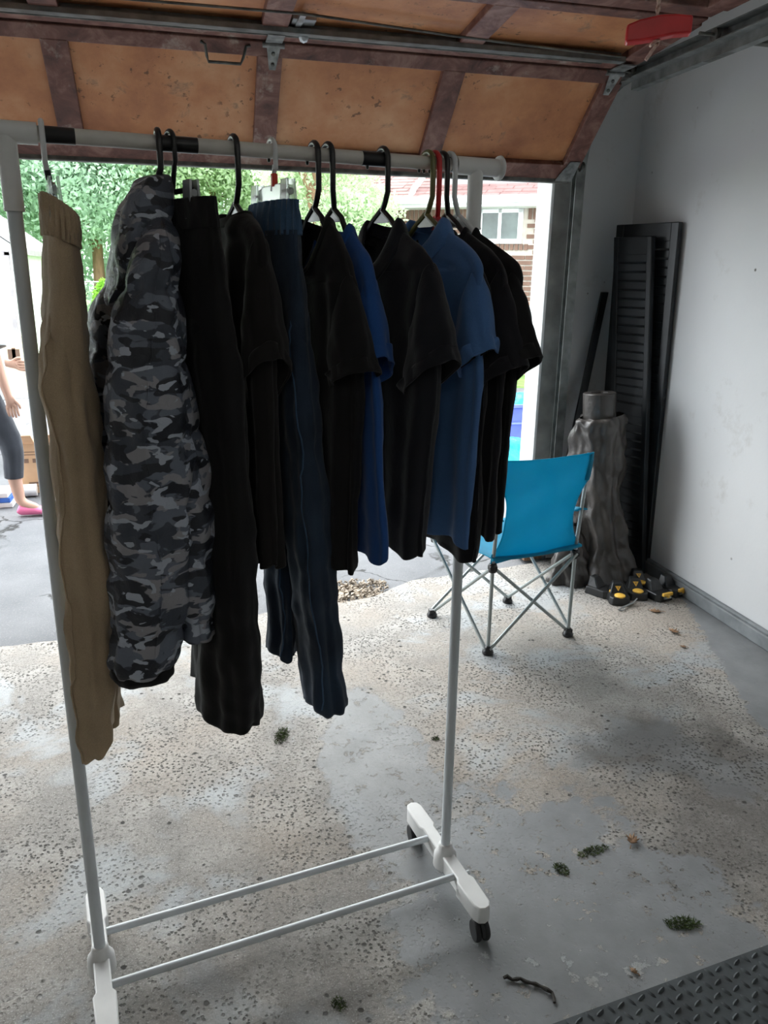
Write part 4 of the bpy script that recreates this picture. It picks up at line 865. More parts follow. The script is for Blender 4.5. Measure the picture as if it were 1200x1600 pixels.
# ================================================================ diamond plate mat
def dmat():
    p0 = Vector((.60, 1.112, 0)); ex = Vector((.566, .068, 0)).normalized(); ey = Vector((ex.y, -ex.x, 0)); Wm, Dm = 1.15, .9
    t_ = thing('rubber_mat', 'dark grey rubber mat with raised diamond plate tread', 'mat', tuple(p0))
    P = lambda u, v, z: p0+ex*u+ey*v+Vector((0, 0, z))
    n_out = 24; m = MB(); m.prism([P(0, 0, .0), P(Wm, 0, 0), P(Wm, Dm, 0), P(0, Dm, 0)], (0, 0, .007)); build('sheet', m, M['mat_rubber'], t_)
    m = MB(); s = .0265
    for i in range(int(Wm/s)):
        for j in range(int(Dm/s)):
            if (i+j) % 2 == 0: du, dv = 1, 0
            else: du, dv = 0, 1
            c = P((i+.5)*s, (j+.5)*s, .006); a = (ex*du+ey*dv); b = (ex*dv-ey*du)
            a = (a*.94+b*.34).normalized() if du else (a*.94+b*.34).normalized(); b = Vector((-a.y, a.x, 0))
            L, Wd, h = .0138, .0050, .0055; o = len(m.v)
            m.add([c-a*L, c-a*L*.45-b*Wd, c+a*L*.45-b*Wd, c+a*L, c+a*L*.45+b*Wd, c-a*L*.45+b*Wd, c-a*L*.5+Vector((0, 0, h)), c+a*L*.5+Vector((0, 0, h))], [(0, 1, 6), (1, 2, 7, 6), (2, 3, 7), (3, 4, 7), (4, 5, 6, 7), (5, 0, 6)], True)
    build('tread', m, M['mat_rubber'], t_, kind='stuff', angle=60)
dmat()

# ================================================================ litter on the slab
def leaf(x, y, size, rz, label, curl=.3):
    m = MB(); out = [(0, -1), (.25, -.6), (.55, -.55), (.38, -.2), (.7, .05), (.4, .2), (.35, .6), (.1, .55), (0, 1), (-.12, .5), (-.4, .62), (-.38, .2), (-.72, 0), (-.4, -.25), (-.5, -.6), (-.22, -.62)]
    c, s_ = math.cos(R(rz)), math.sin(R(rz)); vs_ = [(x, y, .006)]
    for a, b in out:
        px, py = a*size, b*size; vs_.append((x+c*px-s_*py, y+s_*px+c*py, .004+curl*size*(a*a+.4*b*b)))
    m.add(vs_, [(0, i+1, (i+1) % len(out)+1) for i in range(len(out))], False)
    m.sweep([(x-s_*-size, y+c*-size, .008), (x-s_*-size*1.5, y+c*-size*1.5, .006)], .0012, 5)
    return tagged('dry_leaf', m, M['leaf_dry'], label, 'leaf', (x, y, 0), 'dry leaves on the slab', solid=.001)
leaf(2.065, 2.955, .032, 60, 'flat brown dry leaf lying before the pest traps')
leaf(2.02, 2.74, .030, 10, 'curled brown dry leaf near the edge of the grey painted band', .8)
leaf(1.975, 2.60, .016, 40, 'tiny dark dry leaf scrap past the curled leaf', .6)
leaf(1.126, 1.582, .026, -40, 'curled brown leaf with stalk beside the dark moss clump', 1.0)
leaf(.90, 1.20, .012, 20, 'small leaf scrap near the rubber mat', .5)
def moss(x, y, rx, ry, rz, label, n=260, h=.012, mt='moss'):
    m = MB(); rg = random.Random(int(x*1000)); c, s_ = math.cos(R(rz)), math.sin(R(rz))
    for _ in range(n):
        a = rg.random()*6.283; r = math.sqrt(rg.random()); px, py = math.cos(a)*r*rx, math.sin(a)*r*ry
        px, py = c*px-s_*py, s_*px+c*py; d = Vector((rg.uniform(-1, 1), rg.uniform(-1, 1), rg.uniform(.2, 1))).normalized()*rg.uniform(.5, 1)*h*(1.3-r*.6); q = d.orthogonal().normalized()*.0012
        b = Vector((x+px, y+py, .001)); m.add([b-q, b+q, b+d], [(0, 1, 2)])
    return tagged('moss_clump', m, M[mt], label, 'moss', (x, y, 0), 'moss clumps on the slab', kind=None)
moss(1.0, 1.572, .05, .016, 10, 'long dark green moss clump beside the curled leaf', 320)
moss(.885, 1.53, .018, .026, 10, 'bright green moss tuft between the rack foot and the long clump', 220)
moss(1.09, 1.295, .045, .020, -10, 'dense green grass clump near the corner of the rubber mat', 380, .018)
moss(.24, 2.31, .022, .05, -20, 'upright green grass tuft standing below the blue jeans', 260, .022)
moss(.742, 2.18, .014, .012, 0, 'small green moss speck beyond the rack post', 90)
moss(.238, 1.272, .016, .018, 0, 'small olive moss patch in front of the rack cross rods', 110)
m = MB(); pts = [Vector((.606+.009*i, 1.248-.0002*i*i*2-.0018*i+.003*math.sin(i*1.9), .006+.002*math.sin(i*2.3))) for i in range(11)]
m.sweep(pts, [.0035+.0014*(i % 2) for i in range(11)], 7); m.sweep([pts[-1], pts[-1]+Vector((-.002, -.014, 0)), pts[-1]+Vector((-.006, -.024, 0))], .0035, 6)
tagged('braided_cord', m, M['twine'], 'short piece of dark braided cord lying beside the rubber mat', 'cord', (.65, 1.22, 0))
# crumbled rubble where slab and asphalt meet
m = MB(); rg = random.Random(3)
for _ in range(620):
    a = rg.random()*6.283; r = math.sqrt(rg.random()); x = .66+math.cos(a)*r*.27; y = 3.50+math.sin(a)*r*.15+(x-.66)*.25
    s_ = rg.uniform(.006, .022)*(1.15-r*.5); q = Matrix.Rotation(rg.random()*6, 3, Vector((rg.random(), rg.random(), rg.random()+.1)).normalized())
    pts = [Vector(p)*s_ for p in ((1, 0, 0), (-1, .1, 0), (0, .8, .1), (.1, -.9, 0), (0, 0, .6), (.1, 0, -.6))]
    m.add([Vector((x, y, -.012+s_*.3))+q@p for p in pts], [(0, 2, 4), (2, 1, 4), (1, 3, 4), (3, 0, 4), (2, 0, 5), (1, 2, 5), (3, 1, 5), (0, 3, 5)])
tagged('rubble', m, M['stone'], 'crumbled gravel in the broken joint between slab and asphalt', 'gravel', (.66, 3.5, 0), kind='stuff')

# ================================================================ outside: neighbour's house
HA = R(-36); e = Vector((math.cos(HA), math.sin(HA), 0)); hn = Vector((e.y, -e.x, 0)); HP = Vector((3.2, 12.9, 0))   # hn looks at the garage
def hb(a0, a1, d0, d1, z0, z1):
    rot = Matrix((e, -hn, Vector((0, 0, 1)))).transposed()
    return MB().box(HP+e*((a0+a1)/2)+hn*((d0+d1)/2)+Vector((0, 0, (z0+z1)/2)), (a1-a0, d1-d0, z1-z0), rot)
house = thing('neighbour_house', 'brown brick house with reddish shingle roof and white gutter beyond the driveway', 'house', tuple(HP), HA)
def hl(a0, a1, d0, d1, z0, z1): return MB().box(((a0+a1)/2, -(d0+d1)/2, (z0+z1)/2), (a1-a0, d1-d0, z1-z0))
def H_(name, mb, mt, par=house, **kw): return build(name, mb, mt, par, local=True, **kw)
wl_ = H_('wall', hl(-.9, 9, -4.5, 0, -.1, 2.47), M['mortar'])
H_('wall_facing', hl(-.9, 2.6, 0, .014, -.1, 1.12), M['brick_far'], wl_); H_('wall_facing', hl(2.6, 9, 0, .014, -.1, 2.47), M['brick_far'], wl_)
W0, W1, WZ0, WZ1 = 1.54, 2.24, 1.955, 2.45
bme = None
def piece(name, me_key, mb, mt, par, loc):
    global PC
    if me_key not in PC: PC[me_key] = build(name, mb, mt, par, local=True, bevel=0); o = PC[me_key]
    else: o = PC[me_key].copy(); COL.objects.link(o)
    o.parent = par; o.location = loc; return o
PC = {}
row = 0; z = 1.125
while z < 2.30:
    off = (row % 2)*.105
    a = -.42-off
    while a < 2.58:
        if not (a+.2 > W0-.02 and a < W1+.02 and z+.065 > WZ0-.09): piece('brick', 'b', hl(0, .198, 0, .018, 0, .056), M['brick'], wl_, (a, 0, z))
        a += .21
    z += .0755; row += 1
a = -.42
while a < 2.58:
    if not (a+.06 > W0-.01 and a < W1+.01): piece('soldier_brick', 's', hl(0, .052, 0, .020, 0, .165), M['brick'], wl_, (a, 0, 2.30))
    a += .072
a = W0-.05
while a < W1+.05: piece('sill_brick', 'q', hl(0, .052, 0, .03, 0, .085), M['brick'], wl_, (a, 0, WZ0-.09)); a += .072
fr = MB()
for q in ((W0, W1, WZ0, WZ0+.07), (W0, W1, WZ1-.055, WZ1), (W0, W0+.075, WZ0, WZ1), (W1-.07, W1, WZ0, WZ1), ((W0+W1)/2-.025, (W0+W1)/2+.025, WZ0, WZ1)): k = hl(q[0], q[1], -.03, .035, q[2], q[3]); fr.add(k.v, k.f)
win = H_('window', fr, M['white_trim'])
for x0, x1 in ((W0+.075, (W0+W1)/2-.025), ((W0+W1)/2+.025, W1-.07)): H_('pane', hl(x0, x1, .0, .012, WZ0+.07, WZ1-.055), M['win_glass'], win)
m = MB(); m.prism([(-1.3, -.42, 2.50), (-1.3, -.54, 2.50), (-1.3, -.56, 2.60), (-1.3, -.42, 2.60)], (10.4, 0, 0)); H_('gutter', m, M['white_trim'])
H_('soffit', hl(-1.2, 9, -.05, .44, 2.455, 2.50), M['white_trim'])
# roof slope: overlapping rows of shingles
rf = H_('roof', MB().prism([(-1.4, -.50, 2.575), (-1.4, 3.6, 4.6), (-1.4, 3.6, 4.5), (-1.4, -.46, 2.50)], (10.6, 0, 0)), M['shingle'])
m = MB(); rg = random.Random(12); sl = math.atan2(4.6-2.575, 4.1); cs, sn = math.cos(sl), math.sin(sl)
for rw in range(26):
    d0 = rw*.125; x = -1.4-(rw % 2)*.15
    while x < 5.5:
        wd = rg.uniform(.22, .34); y0, z0 = -.52+d0*cs, 2.588+d0*sn; th = rg.uniform(.006, .014)
        P = [(x, y0, z0), (x+wd-.008, y0, z0), (x+wd-.008, y0+.15*cs, z0+.15*sn), (x, y0+.15*cs, z0+.15*sn)]
        m.add([(p[0], p[1], p[2]+(th if i < 2 else .0)) for i, p in enumerate(P)]+[P[0], P[1]], [(0, 1, 2, 3), (0, 4, 5, 1)]); x += wd
H_('shingles', m, M['shingle'], rf, kind='stuff')
# upper storey siding set back on the slope, and the downspout
for i in range(8): H_('siding_board', MB().prism([(.78, -.10, 2.79+i*.115), (.78, -.085, 2.905+i*.115), (.78, .1, 2.905+i*.115), (.78, .1, 2.79+i*.115)], (8, 0, 0)), M['siding'])
m = MB(); pth = [(.70, -.16, 3.6), (.70, -.16, 2.92), (.66, -.26, 2.82), (.62, -.36, 2.74), (.60, -.44, 2.60)]; m.sweep(pth, .045, 8); H_('downspout', m, M['white_trim'])

# shed at the far side of the lawn
shed = thing('garden_shed', 'white garden building with sloping roof edge and glazed door behind the lawn', 'shed', (-4.2, 15, 0))
m = MB(); m.prism([(-5.9, 15, -.05), (-2.62, 15, -.05), (-2.62, 15, 1.78), (-4.2, 15, 2.9), (-5.9, 15, 1.7)], (0, 3, 0)); build('wall', m, M['white_trim'], shed)
for s0, s1 in (((-2.45, 1.70), (-4.2, 2.94)), ((-4.2, 2.94), (-6.1, 1.62))):
    m = MB(); m.prism([(s0[0], 14.8, s0[1]), (s1[0], 14.8, s1[1]), (s1[0], 14.8, s1[1]+.09), (s0[0], 14.8, s0[1]+.09)], (0, 3.3, 0)); build('roof', m, M['siding'], shed)
m = MB()
for q in ((-3.9, -3.83, .0, 1.75), (-2.87, -2.80, 0, 1.75), (-3.9, -2.8, 1.70, 1.77), (-3.37, -3.33, 0, 1.75)): m.bb(q[0], q[1], 14.95, 15.02, q[2], q[3])
dr = build('door_frame', m, M['siding'], shed); m = MB(); m.bb(-3.83, -2.87, 14.985, 14.997, .1, 1.7); build('pane', m, M['table_white'], dr)

# chain link fence
fence = thing('chain_link_fence', 'grey chain link fence at the back of the lawn', 'fence', (-1, 22, 0))
m = MB(); m.cyl((-12, 22, 1.18), (.6, 22, 1.18), .022, 8); build('top_rail', m, M['galv'], fence)
for x in range(-12, 1, 3): build('post', MB().cyl((x, 22, 0), (x, 22, 1.22), .03, 8), M['galv'], fence)
m = MB()
for i in range(-150, 0):
    x = i*.08
    for sg in (-1, 1):
        a = Vector((x, 22, .03)); b = Vector((x+sg*1.12, 22, 1.15)); q = Vector((.004, 0, 0)); m.add([a-q, a+q, b+q, b-q], [(0, 1, 2, 3)])
build('wire_mesh', m, M['galv'], fence, kind='stuff')

# trees and shrubs: leaves scattered through lumpy crowns
def foliage(blobs, n, size, seed):
    rg = np.random.default_rng(seed); vols = np.array([b[3]*b[4]*b[5] for b in blobs])**(2/3); pk = rg.choice(len(blobs), n, p=vols/vols.sum())
    B = np.array(blobs)[pk]; d = rg.normal(size=(n, 3)); d /= np.linalg.norm(d, axis=1)[:, None]; rr = rg.uniform(.55, 1.05, n)[:, None]
    P = B[:, :3]+d*rr*B[:, 3:6]; a = rg.normal(size=(n, 3)); a /= np.linalg.norm(a, axis=1)[:, None]
    b = np.cross(a, rg.normal(size=(n, 3))); b /= np.linalg.norm(b, axis=1)[:, None]; s = (size*rg.uniform(.6, 1.3, n))[:, None]
    V = np.stack([P-a*s, P+b*s*.45, P+a*s, P-b*s*.45], 1).reshape(-1, 3); m = MB(); m.v = V.tolist(); m.f = [(4*i, 4*i+1, 4*i+2, 4*i+3) for i in range(n)]; m.sm = [False]*n; return m
def tree(name, x, y, h, r, seed, label, leafm, n, size, trunk=.16, low=.9, cat='tree'):
    rg = random.Random(seed); t_ = thing(name, label, cat, (x, y, 0))
    bl = []
    for _ in range(26):
        a = rg.random()*6.283; q = r*.72*math.sqrt(rg.random()); zz = low+r*.35+(h-low-r*.6)*rg.random(); k = r*rg.uniform(.34, .52); bl.append((x+math.cos(a)*q, y+math.sin(a)*q, zz, k, k, k*.85))
    cr = build('crown', foliage(bl, n, size, seed), leafm, t_)
    m = MB(); m.sweep([(x, y, -.1), (x+.05, y, h*.3), (x-.05, y+.05, h*.7)], [trunk, trunk*.75, trunk*.3], 10)
    for k in range(4):
        a = k*1.57+seed; m.sweep([(x, y, h*(.25+.1*k)), (x+math.cos(a)*r*.5, y+math.sin(a)*r*.5, h*(.45+.1*k))], [trunk*.4, trunk*.12], 6)
    build('trunk', m, M['bark'], t_); return t_
hedge = thing('tall_hedge', 'tall green hedge row closing off the garden behind the trees', 'hedge', (0, 31, 0))
build('foliage', foliage([(x_, 31, z_, 2.2, 1.3, 1.7) for x_ in range(-18, 17, 2) for z_ in (.8, 2.6, 4.4)], 60000, .13, 77), M['leaf_b'], hedge)
for x_ in range(-18, 17, 4): build('stem', MB().cyl((x_, 31, -.1), (x_, 31, 3), .08, 8), M['bark'], hedge)
tree('leafy_tree', -6.2, 25, 7.5, 3.2, 1, 'tall blue-green leafy tree behind the white shed', M['leaf_b'], 42000, .085, low=.3)
tree('leafy_tree', -2.4, 25.6, 7.4, 3.0, 2, 'leafy tree with reddish trunk just behind the chain link fence', M['leaf_b'], 46000, .08, .2, 1.0)
tree('leafy_tree', 1.1, 26.2, 7.6, 3.2, 3, 'broad bright green tree behind the hanging camouflage jacket', M['leaf_a'], 46000, .08, low=.3)
tree('leafy_tree', 3.9, 23.5, 7.2, 3.0, 4, 'bright green tree behind the black polo and blue jeans', M['leaf_a'], 46000, .08, low=.2)
tree('leafy_tree', 1.95, 11.7, 4.4, 1.15, 5, 'pale green tree overlapping the shingle roof of the house', M['leaf_a'], 26000, .04, low=.9)
tree('leafy_tree', 7.5, 27, 9, 3.5, 6, 'tall tree standing behind the brick house', M['leaf_b'], 20000, .12)
tree('leafy_tree', -10, 27, 8, 3.6, 7, 'spreading tree beyond the far side of the shed', M['leaf_a'], 20000, .12)
for x, y, h, sd, lb in ((-1.70, 19, 1.25, 31, 'narrow yellow-green shrub on the lawn beside the camouflage jacket hood'), (-3.12, 19, 1.2, 32, 'narrow yellow-green shrub on the lawn behind the white rack post')):
    t_ = thing('columnar_shrub', lb, 'shrub', (x, y, 0)); build('crown', foliage([(x, y, h*.3, .28, .28, h*.34), (x, y, h*.62, .24, .24, h*.34), (x+.03, y, h*.85, .15, .15, h*.2)], 3500, .05, sd), M['leaf_c'], t_); build('stem', MB().cyl((x, y, -.02), (x, y, h*.6), .03, 8), M['bark'], t_)

# ================================================================ yard sale things on the driveway
def table(x0, x1, y0, y1, z, label):
    t_ = thing('folding_table', label, 'table', ((x0+x1)/2, (y0+y1)/2, 0)); m = MB(); m.bb(x0, x1, y0, y1, z-.04, z); build('tabletop', m, M['table_white'], t_, bevel=.01)
    for x in (x0+.08, x1-.08):
        for y in (y0+.06, y1-.06): build('leg', MB().cyl((x, y, -.02), (x, y, z-.03), .014, 10), M['chair_tube'], t_)
table(-2.6, -.95, 6.6, 7.3, .56, 'white folding table with boxes behind the walking person')
def carton(name, x0, x1, y0, y1, z0, h, mt, label, flaps=False, prints=None):
    t_ = thing(name, label, 'box', ((x0+x1)/2, (y0+y1)/2, z0)); m = MB(); m.bb(x0, x1, y0, y1, z0, z0+h); bd = build('body', m, M[mt], t_, bevel=.004)
    if flaps:
        for (xa, xb, s) in ((x0, x0+(x1-x0)*.45, -1), (x1-(x1-x0)*.45, x1, 1)):
            m = MB(); m.prism([(xa, y0, z0+h), (xb, y0, z0+h), (xb, y0-.10, z0+h+.07), (xa, y0-.10, z0+h+.07)], (0, .004, .004)); build('flap', m, M[mt], t_)
    for (px, pz, w_, h_) in (prints or []): m = MB(); m.bb(px, px+w_, y0-.0015, y0-.0003, pz, pz+h_); build('print', m, M['ink'], bd)
    return t_
carton('product_box', -1.55, -1.17, 6.62, 6.9, .56, .44, 'peach', 'peach product box with a dark appliance picture on the folding table', prints=[(-1.33, .76, .085, .14), (-1.30, .80, .025, .11)])
carton('cardboard_box', -1.22, -.86, 5.74, 5.98, -.02, .36, 'carton', 'brown cardboard shipping box on the asphalt behind the pink shoes', True,
       [(-1.19+.055*i, .20, .03, .03) for i in range(5)] + [(-1.19, .255, .2, .006), (-1.19, .275, .3, .005), (-1.12, .05, .09, .012), (-1.12, .03, .11, .006)])
m = MB(); m.cyl((-1.75, 5.63, .025), (-1.06, 5.665, .025), .042, 18); tagged('paper_roll', m, M['table_white'], 'white paper roll lying in front of the cardboard box', 'roll', (-1.4, 5.67, 0))
for i, (mt, lb) in enumerate((('table_white', 'white flat game box at the bottom of the low stack'), ('print_blue', 'blue flat game box in the middle of the low stack'), ('table_white', 'white flat game box on top of the low stack'))):
    m = MB(); m.bb(-1.75, -1.17-.012*i, 5.40, 5.60, -.02+i*.034, .012+i*.034); tagged('game_box', m, M[mt], lb, 'box', (-1.45, 5.5, -.02+i*.034), bevel=.003)
def bike():
    t_ = thing('exercise_bike', 'grey tubular exercise bike standing on the driveway behind the khaki trousers', 'exercise bike', (-.75, 6.3, 0))
    m = MB(); m.sweep([(-.95, 6.2, 1.0), (-.80, 6.2, 1.03), (-.69, 6.2, 1.0), (-.62, 6.2, .92), (-.595, 6.2, .68), (-.60, 6.2, .30), (-.62, 6.2, .05)], .017, 10); build('frame_tube', m, M['chair_tube'], t_)
    m = MB(); m.bb(-.98, -.52, 6.17, 6.23, -.02, .03); m.bb(-.98, -.92, 6.03, 6.4, -.02, .03); m.bb(-.58, -.52, 6.03, 6.4, -.02, .03); build('base', m, M['black_plastic'], t_)
    m = MB(); m.lathe((-.80, 6.17, .30), [(.20, 0), (.21, .01), (.21, .04), (.20, .05)], 28, (0, 1, 0)); build('flywheel', m, M['black_plastic'], t_)
    m = MB(); m.sweep([(-.86, 6.2, .1), (-.90, 6.2, .5), (-.93, 6.2, .75)], .016, 10); build('seat_post', m, M['chair_tube'], t_)
    m = MB(); m.lathe((-.93, 6.2, .74), [(.05, 0), (.09, .02), (.08, .05), (.03, .06)], 16); build('saddle', m, M['rubber'], t_)
bike()
m = MB(); gtube(m, [((-1.0, 6.75, .80), (.06, 0, 0), (0, .04, 0)), ((-1.0, 6.75, .76), (.10, 0, 0), (0, .07, 0)), ((-1.0, 6.75, .60), (.11, 0, 0), (0, .08, 0)), ((-1.0, 6.75, .562), (.09, 0, 0), (0, .07, 0))], 30, 16, (.002, .004), 5, .006, 9, 5, .8); tagged('tote_bag', m, M['maroon'], 'maroon bag standing on the end of the folding table', 'bag', (-1.0, 6.75, .56))
m = MB(); m.bb(-.92, -.80, 5.62, 5.72, -.02, .10); m.cyl((-.90, 5.67, .10), (-.82, 5.67, .16), .012, 8); tagged('toy_toolbox', m, M['orange'], 'small orange plastic box on the asphalt beside the cardboard box', 'box', (-.86, 5.67, -.02), bevel=.01)
m = MB(); m.bb(.24, .50, 8, 8.2, 1.15, 1.32); 
sg = thing('cooler', 'red and white cooler on a stand glimpsed between the trousers and black polo', 'cooler', (.37, 8.1, 0)); build('body', m, M['red_plastic'], sg, bevel=.01)
m = MB(); m.bb(.23, .51, 7.99, 8.21, 1.32, 1.40); build('lid', m, M['table_white'], sg, bevel=.01)
for x in (.27, .47):
    for y in (8.03, 8.17): build('leg', MB().cyl((x, y, -.02), (x, y, 1.16), .012, 8), M['chair_tube'], sg)
# recycling tub, bags and a dark pole by the doorway
def tub():
    t_ = thing('recycling_tub', 'violet-blue recycling tub with rolled rim outside the doorway', 'bin', (2.75, 6.2, 0))
    def rr(hx, hy, z): return [(2.75+hx*math.copysign(abs(math.cos(a))**.35, math.cos(a)), 6.2+hy*math.copysign(abs(math.sin(a))**.35, math.sin(a)), z) for a in [6.2832*i/32 for i in range(32)]]
    rings = [rr(.26, .18, -.02), rr(.30, .21, .44), rr(.325, .235, .45), rr(.325, .235, .475), rr(.295, .205, .475), rr(.25, .17, .02)]
    m = MB(); m.add([p for r_ in rings for p in r_], [(i*32+k, i*32+(k+1) % 32, (i+1)*32+(k+1) % 32, (i+1)*32+k) for i in range(5) for k in range(32)]+[tuple(range(5*32, 6*32))], True); build('body', m, M['bluebin'], t_)
    m = MB(); m.cyl((2.40, 5.955, .32), (3.10, 5.955, .32), .012, 8); build('rib', m, M['bluebin'], t_)
tub()
def bag(c, r, label, seed):
    m = MB(); gtube(m, [((c[0], c[1], c[2]+r[2]), (.01, 0, 0), (0, .01, 0)), ((c[0], c[1], c[2]+r[2]*.92), (r[0]*.5, 0, 0), (0, r[1]*.5, 0)), ((c[0], c[1], c[2]+r[2]*.5), (r[0], 0, 0), (0, r[1], 0)), ((c[0], c[1], c[2]+.02), (r[0]*.9, 0, 0), (0, r[1]*.9, 0)), ((c[0], c[1], c[2]), (r[0]*.5, 0, 0), (0, r[1]*.5, 0))], 40, 28, (.006, .014), 5, .03, 9, seed, 1); return tagged('plastic_bag', m, M['cyanbag'], label, 'bag', c, angle=80)
bag((2.75, 6.2, .30), (.27, .18, .24), 'turquoise plastic bag stuffed into the recycling tub', 81)
bag((2.33, 5.35, -.02), (.22, .18, .36), 'turquoise plastic bag standing on the asphalt in front of the tub', 82)
m = MB(); m.cyl((2.215, 5.2, -.02), (2.203, 5.2, .80), .011, 10); m.lathe((2.215, 5.2, -.02), [(.09, 0), (.09, .012), (.02, .03)], 18); m.lathe((2.203, 5.2, .80), [(.012, 0), (.02, .012), (.008, .035)], 10); tagged('thin_pole', m, M['dark_steel'], 'thin dark pole on a round foot before the recycling tub', 'pole', (2.21, 5.2, 0))

# ================================================================ the person walking past
def person():
    t_ = thing('person', 'person in pale grey tee, dark capri leggings and pink shoes walking across the driveway', 'person', (-1.22, 5.28, -.02))
    J = [(-1.24, 5.28, .84), (-1.235, 5.28, .98), (-1.21, 5.28, 1.14), (-1.195, 5.28, 1.28), (-1.185, 5.28, 1.37), (-1.165, 5.28, 1.47), (-1.155, 5.28, 1.555),   # 0-6 pelvis..head
         (-1.225, 5.19, .79), (-1.09, 5.185, .455), (-1.095, 5.19, .24), (-1.075, 5.19, .07), (-.965, 5.18, .025),                                                  # 7-11 near leg
         (-1.245, 5.37, .79), (-1.31, 5.37, .45), (-1.40, 5.37, .25), (-1.44, 5.37, .09), (-1.30, 5.365, .02),                                                       # 12-16 far leg
         (-1.175, 5.12, 1.285), (-1.10, 5.085, 1.03), (-1.06, 5.095, .80), (-1.045, 5.10, .73),                                                                       # 17-20 near arm
         (-1.195, 5.44, 1.285), (-1.25, 5.48, 1.03), (-1.10, 5.42, .92), (-1.06, 5.40, .915)]                                                                        # 21-24 far arm
    rad = [.125, .115, .12, .105, .05, .078, .075, .085, .056, .047, .034, .026, .085, .056, .047, .034, .026, .048, .036, .027, .022, .048, .036, .027, .022]
    E_ = [(0, 1), (1, 2), (2, 3), (3, 4), (4, 5), (5, 6), (0, 7), (7, 8), (8, 9), (9, 10), (10, 11), (0, 12), (12, 13), (13, 14), (14, 15), (15, 16), (3, 17), (17, 18), (18, 19), (19, 20), (3, 21), (21, 22), (22, 23), (23, 24)]
    # five fingers on each hand
    for w_, d, sd_ in ((20, Vector((.12, .05, -1)).normalized(), Vector((1, 0, .12)).normalized()), (24, Vector((1, -.25, -.1)).normalized(), Vector((0, .1, 1)).normalized())):
        for k, ln_ in enumerate((.062, .072, .076, .068)):
            b = Vector(J[w_])+d*.035+sd_*((k-1.5)*.0175); i0 = len(J); J += [tuple(b), tuple(b+d*ln_*.55), tuple(b+d*ln_*.95+Vector((0, .012, 0)))]; rad += [.0095, .0085, .0075]; E_ += [(w_, i0), (i0, i0+1), (i0+1, i0+2)]
        b = Vector(J[w_])+sd_*.026; i0 = len(J); J += [tuple(b), tuple(b+d*.03+sd_*.018), tuple(b+d*.055+sd_*.02)]; rad += [.0105, .0095, .008]; E_ += [(w_, i0), (i0, i0+1), (i0+1, i0+2)]
    me = bpy.data.meshes.new('body'); o0 = Vector(t_.location); me.from_pydata([tuple(Vector(p)-o0) for p in J], E_, []); me.materials.append(M['skin'])
    o = bpy.data.objects.new('body', me); COL.objects.link(o); o.parent = t_
    md = o.modifiers.new('flesh', 'SKIN'); md.use_smooth_shade = True
    sv = me.skin_vertices[0].data
    for i, r_ in enumerate(rad): sv[i].radius = (r_, r_)
    sv[0].use_root = True
    o.modifiers.new('round', 'SUBSURF').levels = 2; o.modifiers['round'].render_levels = 2
    # head
    m = MB(); c = Vector((-1.155, 5.28, 1.52))
    def hd(u, v):
        a, b = u*6.2832, (v-.5)*math.pi; x, y, z = math.cos(b)*math.cos(a)*.096, math.cos(b)*math.sin(a)*.076, math.sin(b)*.122
        if x > .05 and abs(y) < .016 and -.04 < z < .015: x += .016*(1-abs(y)/.016)
        if z < -.05: x *= .9; y *= .86
        return c+Vector((x, y, z))
    m.grid(hd, 32, 24); build('head', m, M['skin'], t_)
    for sg in (-1, 1):
        m = MB(); m.lathe(c+Vector((.0, sg*.074, -.005)), [(.012, 0), (.024, .004), (.020, .010), (.006, .011)], 12, (0, sg, .0)); build('ear', m, M['skin'], t_)
        m = MB(); m.lathe(c+Vector((.082, sg*.032, .008)), [(.012, 0), (.009, .005), (.002, .007)], 10, (1, 0, 0)); build('eye', m, M['white_trim'], t_)
    m = MB(); m.sweep([c+Vector((.083, y, -.058-.004*abs(y)*20)) for y in (-.022, 0, .022)], .005, 6); build('mouth', m, M['pink'], t_)
    def hr(u, v):
        a, b = u*6.2832, (v-.12)*math.pi*.55; k = 1.1+.03*noise.noise(Vector((u*14, v*6, 0)))
        p = Vector((math.cos(b)*math.cos(a)*.100*k-.014, math.cos(b)*math.sin(a)*.083*k, math.sin(b)*.125*k+.012)); return c+p
    m = MB(); m.grid(hr, 32, 14); m.sweep([c+Vector((-.10, 0, .03)), c+Vector((-.15, 0, -.02)), c+Vector((-.15, 0, -.12)), c+Vector((-.13, 0, -.17))], [.025, .034, .028, .01], 12); build('hair', m, M['hair'], t_)
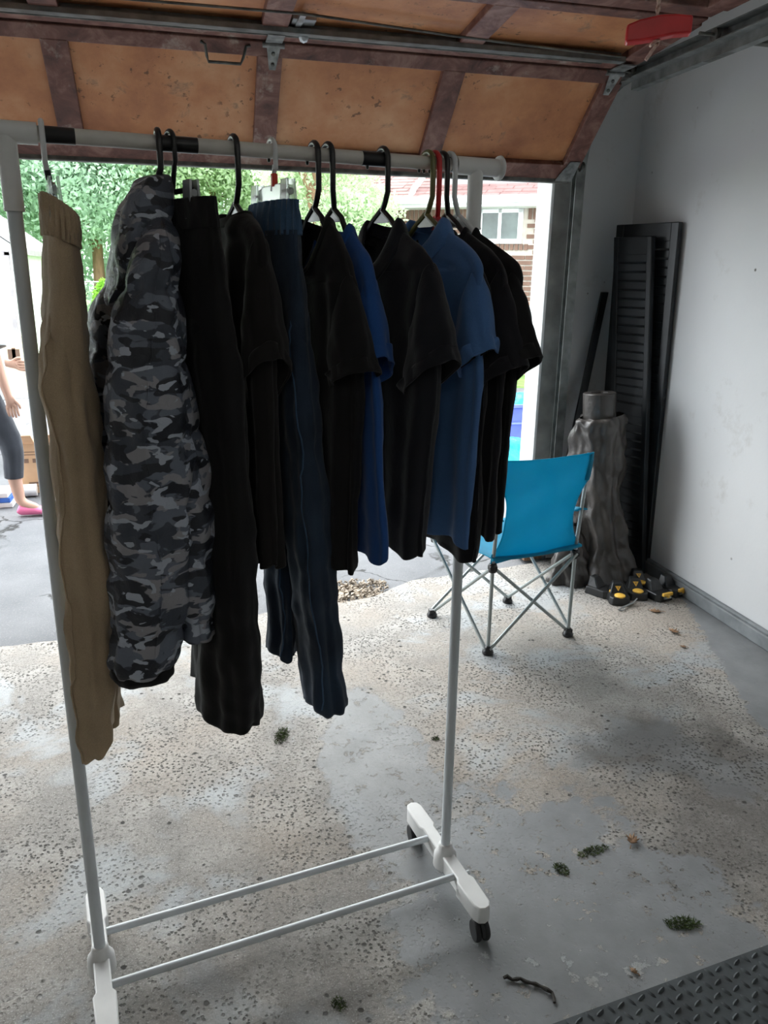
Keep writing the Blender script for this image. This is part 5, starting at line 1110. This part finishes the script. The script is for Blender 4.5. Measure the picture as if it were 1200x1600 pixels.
    # clothes
    m = MB(); gtube(m, [((-1.19, 5.28, 1.355), (.06, 0, 0), (0, .075, 0)), ((-1.195, 5.28, 1.325), (.10, 0, 0), (0, .155, 0)), ((-1.205, 5.28, 1.22), (.125, 0, 0), (0, .175, 0)), ((-1.22, 5.28, 1.0), (.130, 0, 0), (0, .165, 0)), ((-1.235, 5.28, .82), (.145, 0, 0), (0, .185, 0)), ((-1.235, 5.28, .72), (.15, 0, 0), (0, .19, 0))], 48, 36, (.001, .006), 5, .006, 9, 91, .95); build('tee', m, M['tee'], t_, solid=.003, angle=80)
    for a, b, cc in (((-1.18, 5.14, 1.30), (-1.125, 5.10, 1.13), (-1.10, 5.085, 1.04)), ((-1.19, 5.42, 1.30), (-1.22, 5.46, 1.13), (-1.24, 5.475, 1.05))):
        d = (Vector(cc)-Vector(a)).normalized(); u = d.cross(Vector((0, 1, 0))).normalized(); v = d.cross(u)
        m = MB(); gtube(m, [(a, u*.066, v*.055), (b, u*.072, v*.062), (cc, u*.080, v*.068)], 32, 12, (.001, .004), 4, .004, 12, 92, 1); build('tee_sleeve', m, M['tee'], t_, solid=.003, angle=80)
    for pts, rr in (([(-1.235, 5.215, .86), (-1.20, 5.19, .72), (-1.09, 5.185, .455), (-1.097, 5.19, .235)], (.115, .096, .068, .054)), ([(-1.245, 5.345, .86), (-1.25, 5.37, .72), (-1.31, 5.37, .45), (-1.405, 5.37, .235)], (.115, .096, .068, .054))):
        st = []
        for i, (p, r_) in enumerate(zip(pts, rr)):
            q = Vector(pts[min(i+1, 3)])-Vector(pts[max(i-1, 0)]); d = q.normalized(); u = d.cross(Vector((0, 1, 0))).normalized(); v = d.cross(u); st.append((p, u*r_, v*r_*.95))
        m = MB(); gtube(m, st, 36, 40, (.0005, .0015), 5, .003, 14, 95, 1); build('leggings', m, M['leggings'], t_, solid=.003, angle=80)
    for hx, hy, pit in ((-1.10, 5.19, 0), (-1.465, 5.37, 14)):
        q = Matrix.Rotation(R(pit), 3, 'Y')
        m = MB(); o_ = Vector((hx, hy, -.02))
        st = [(Vector((0, 0, .035)), .028, .012), (Vector((.02, 0, .042)), .034, .034), (Vector((.08, 0, .040)), .036, .034), (Vector((.14, 0, .032)), .042, .026), (Vector((.195, 0, .024)), .034, .018), (Vector((.225, 0, .020)), .010, .006)]
        gtube(m, [(o_+q@p, q@Vector((0, wy, 0)), q@Vector((0, 0, hz))) for p, wy, hz in st], 24, 24, (0, 0), 3, .0005, 9, 3, 1); build('shoe', m, M['pink'], t_)
person()
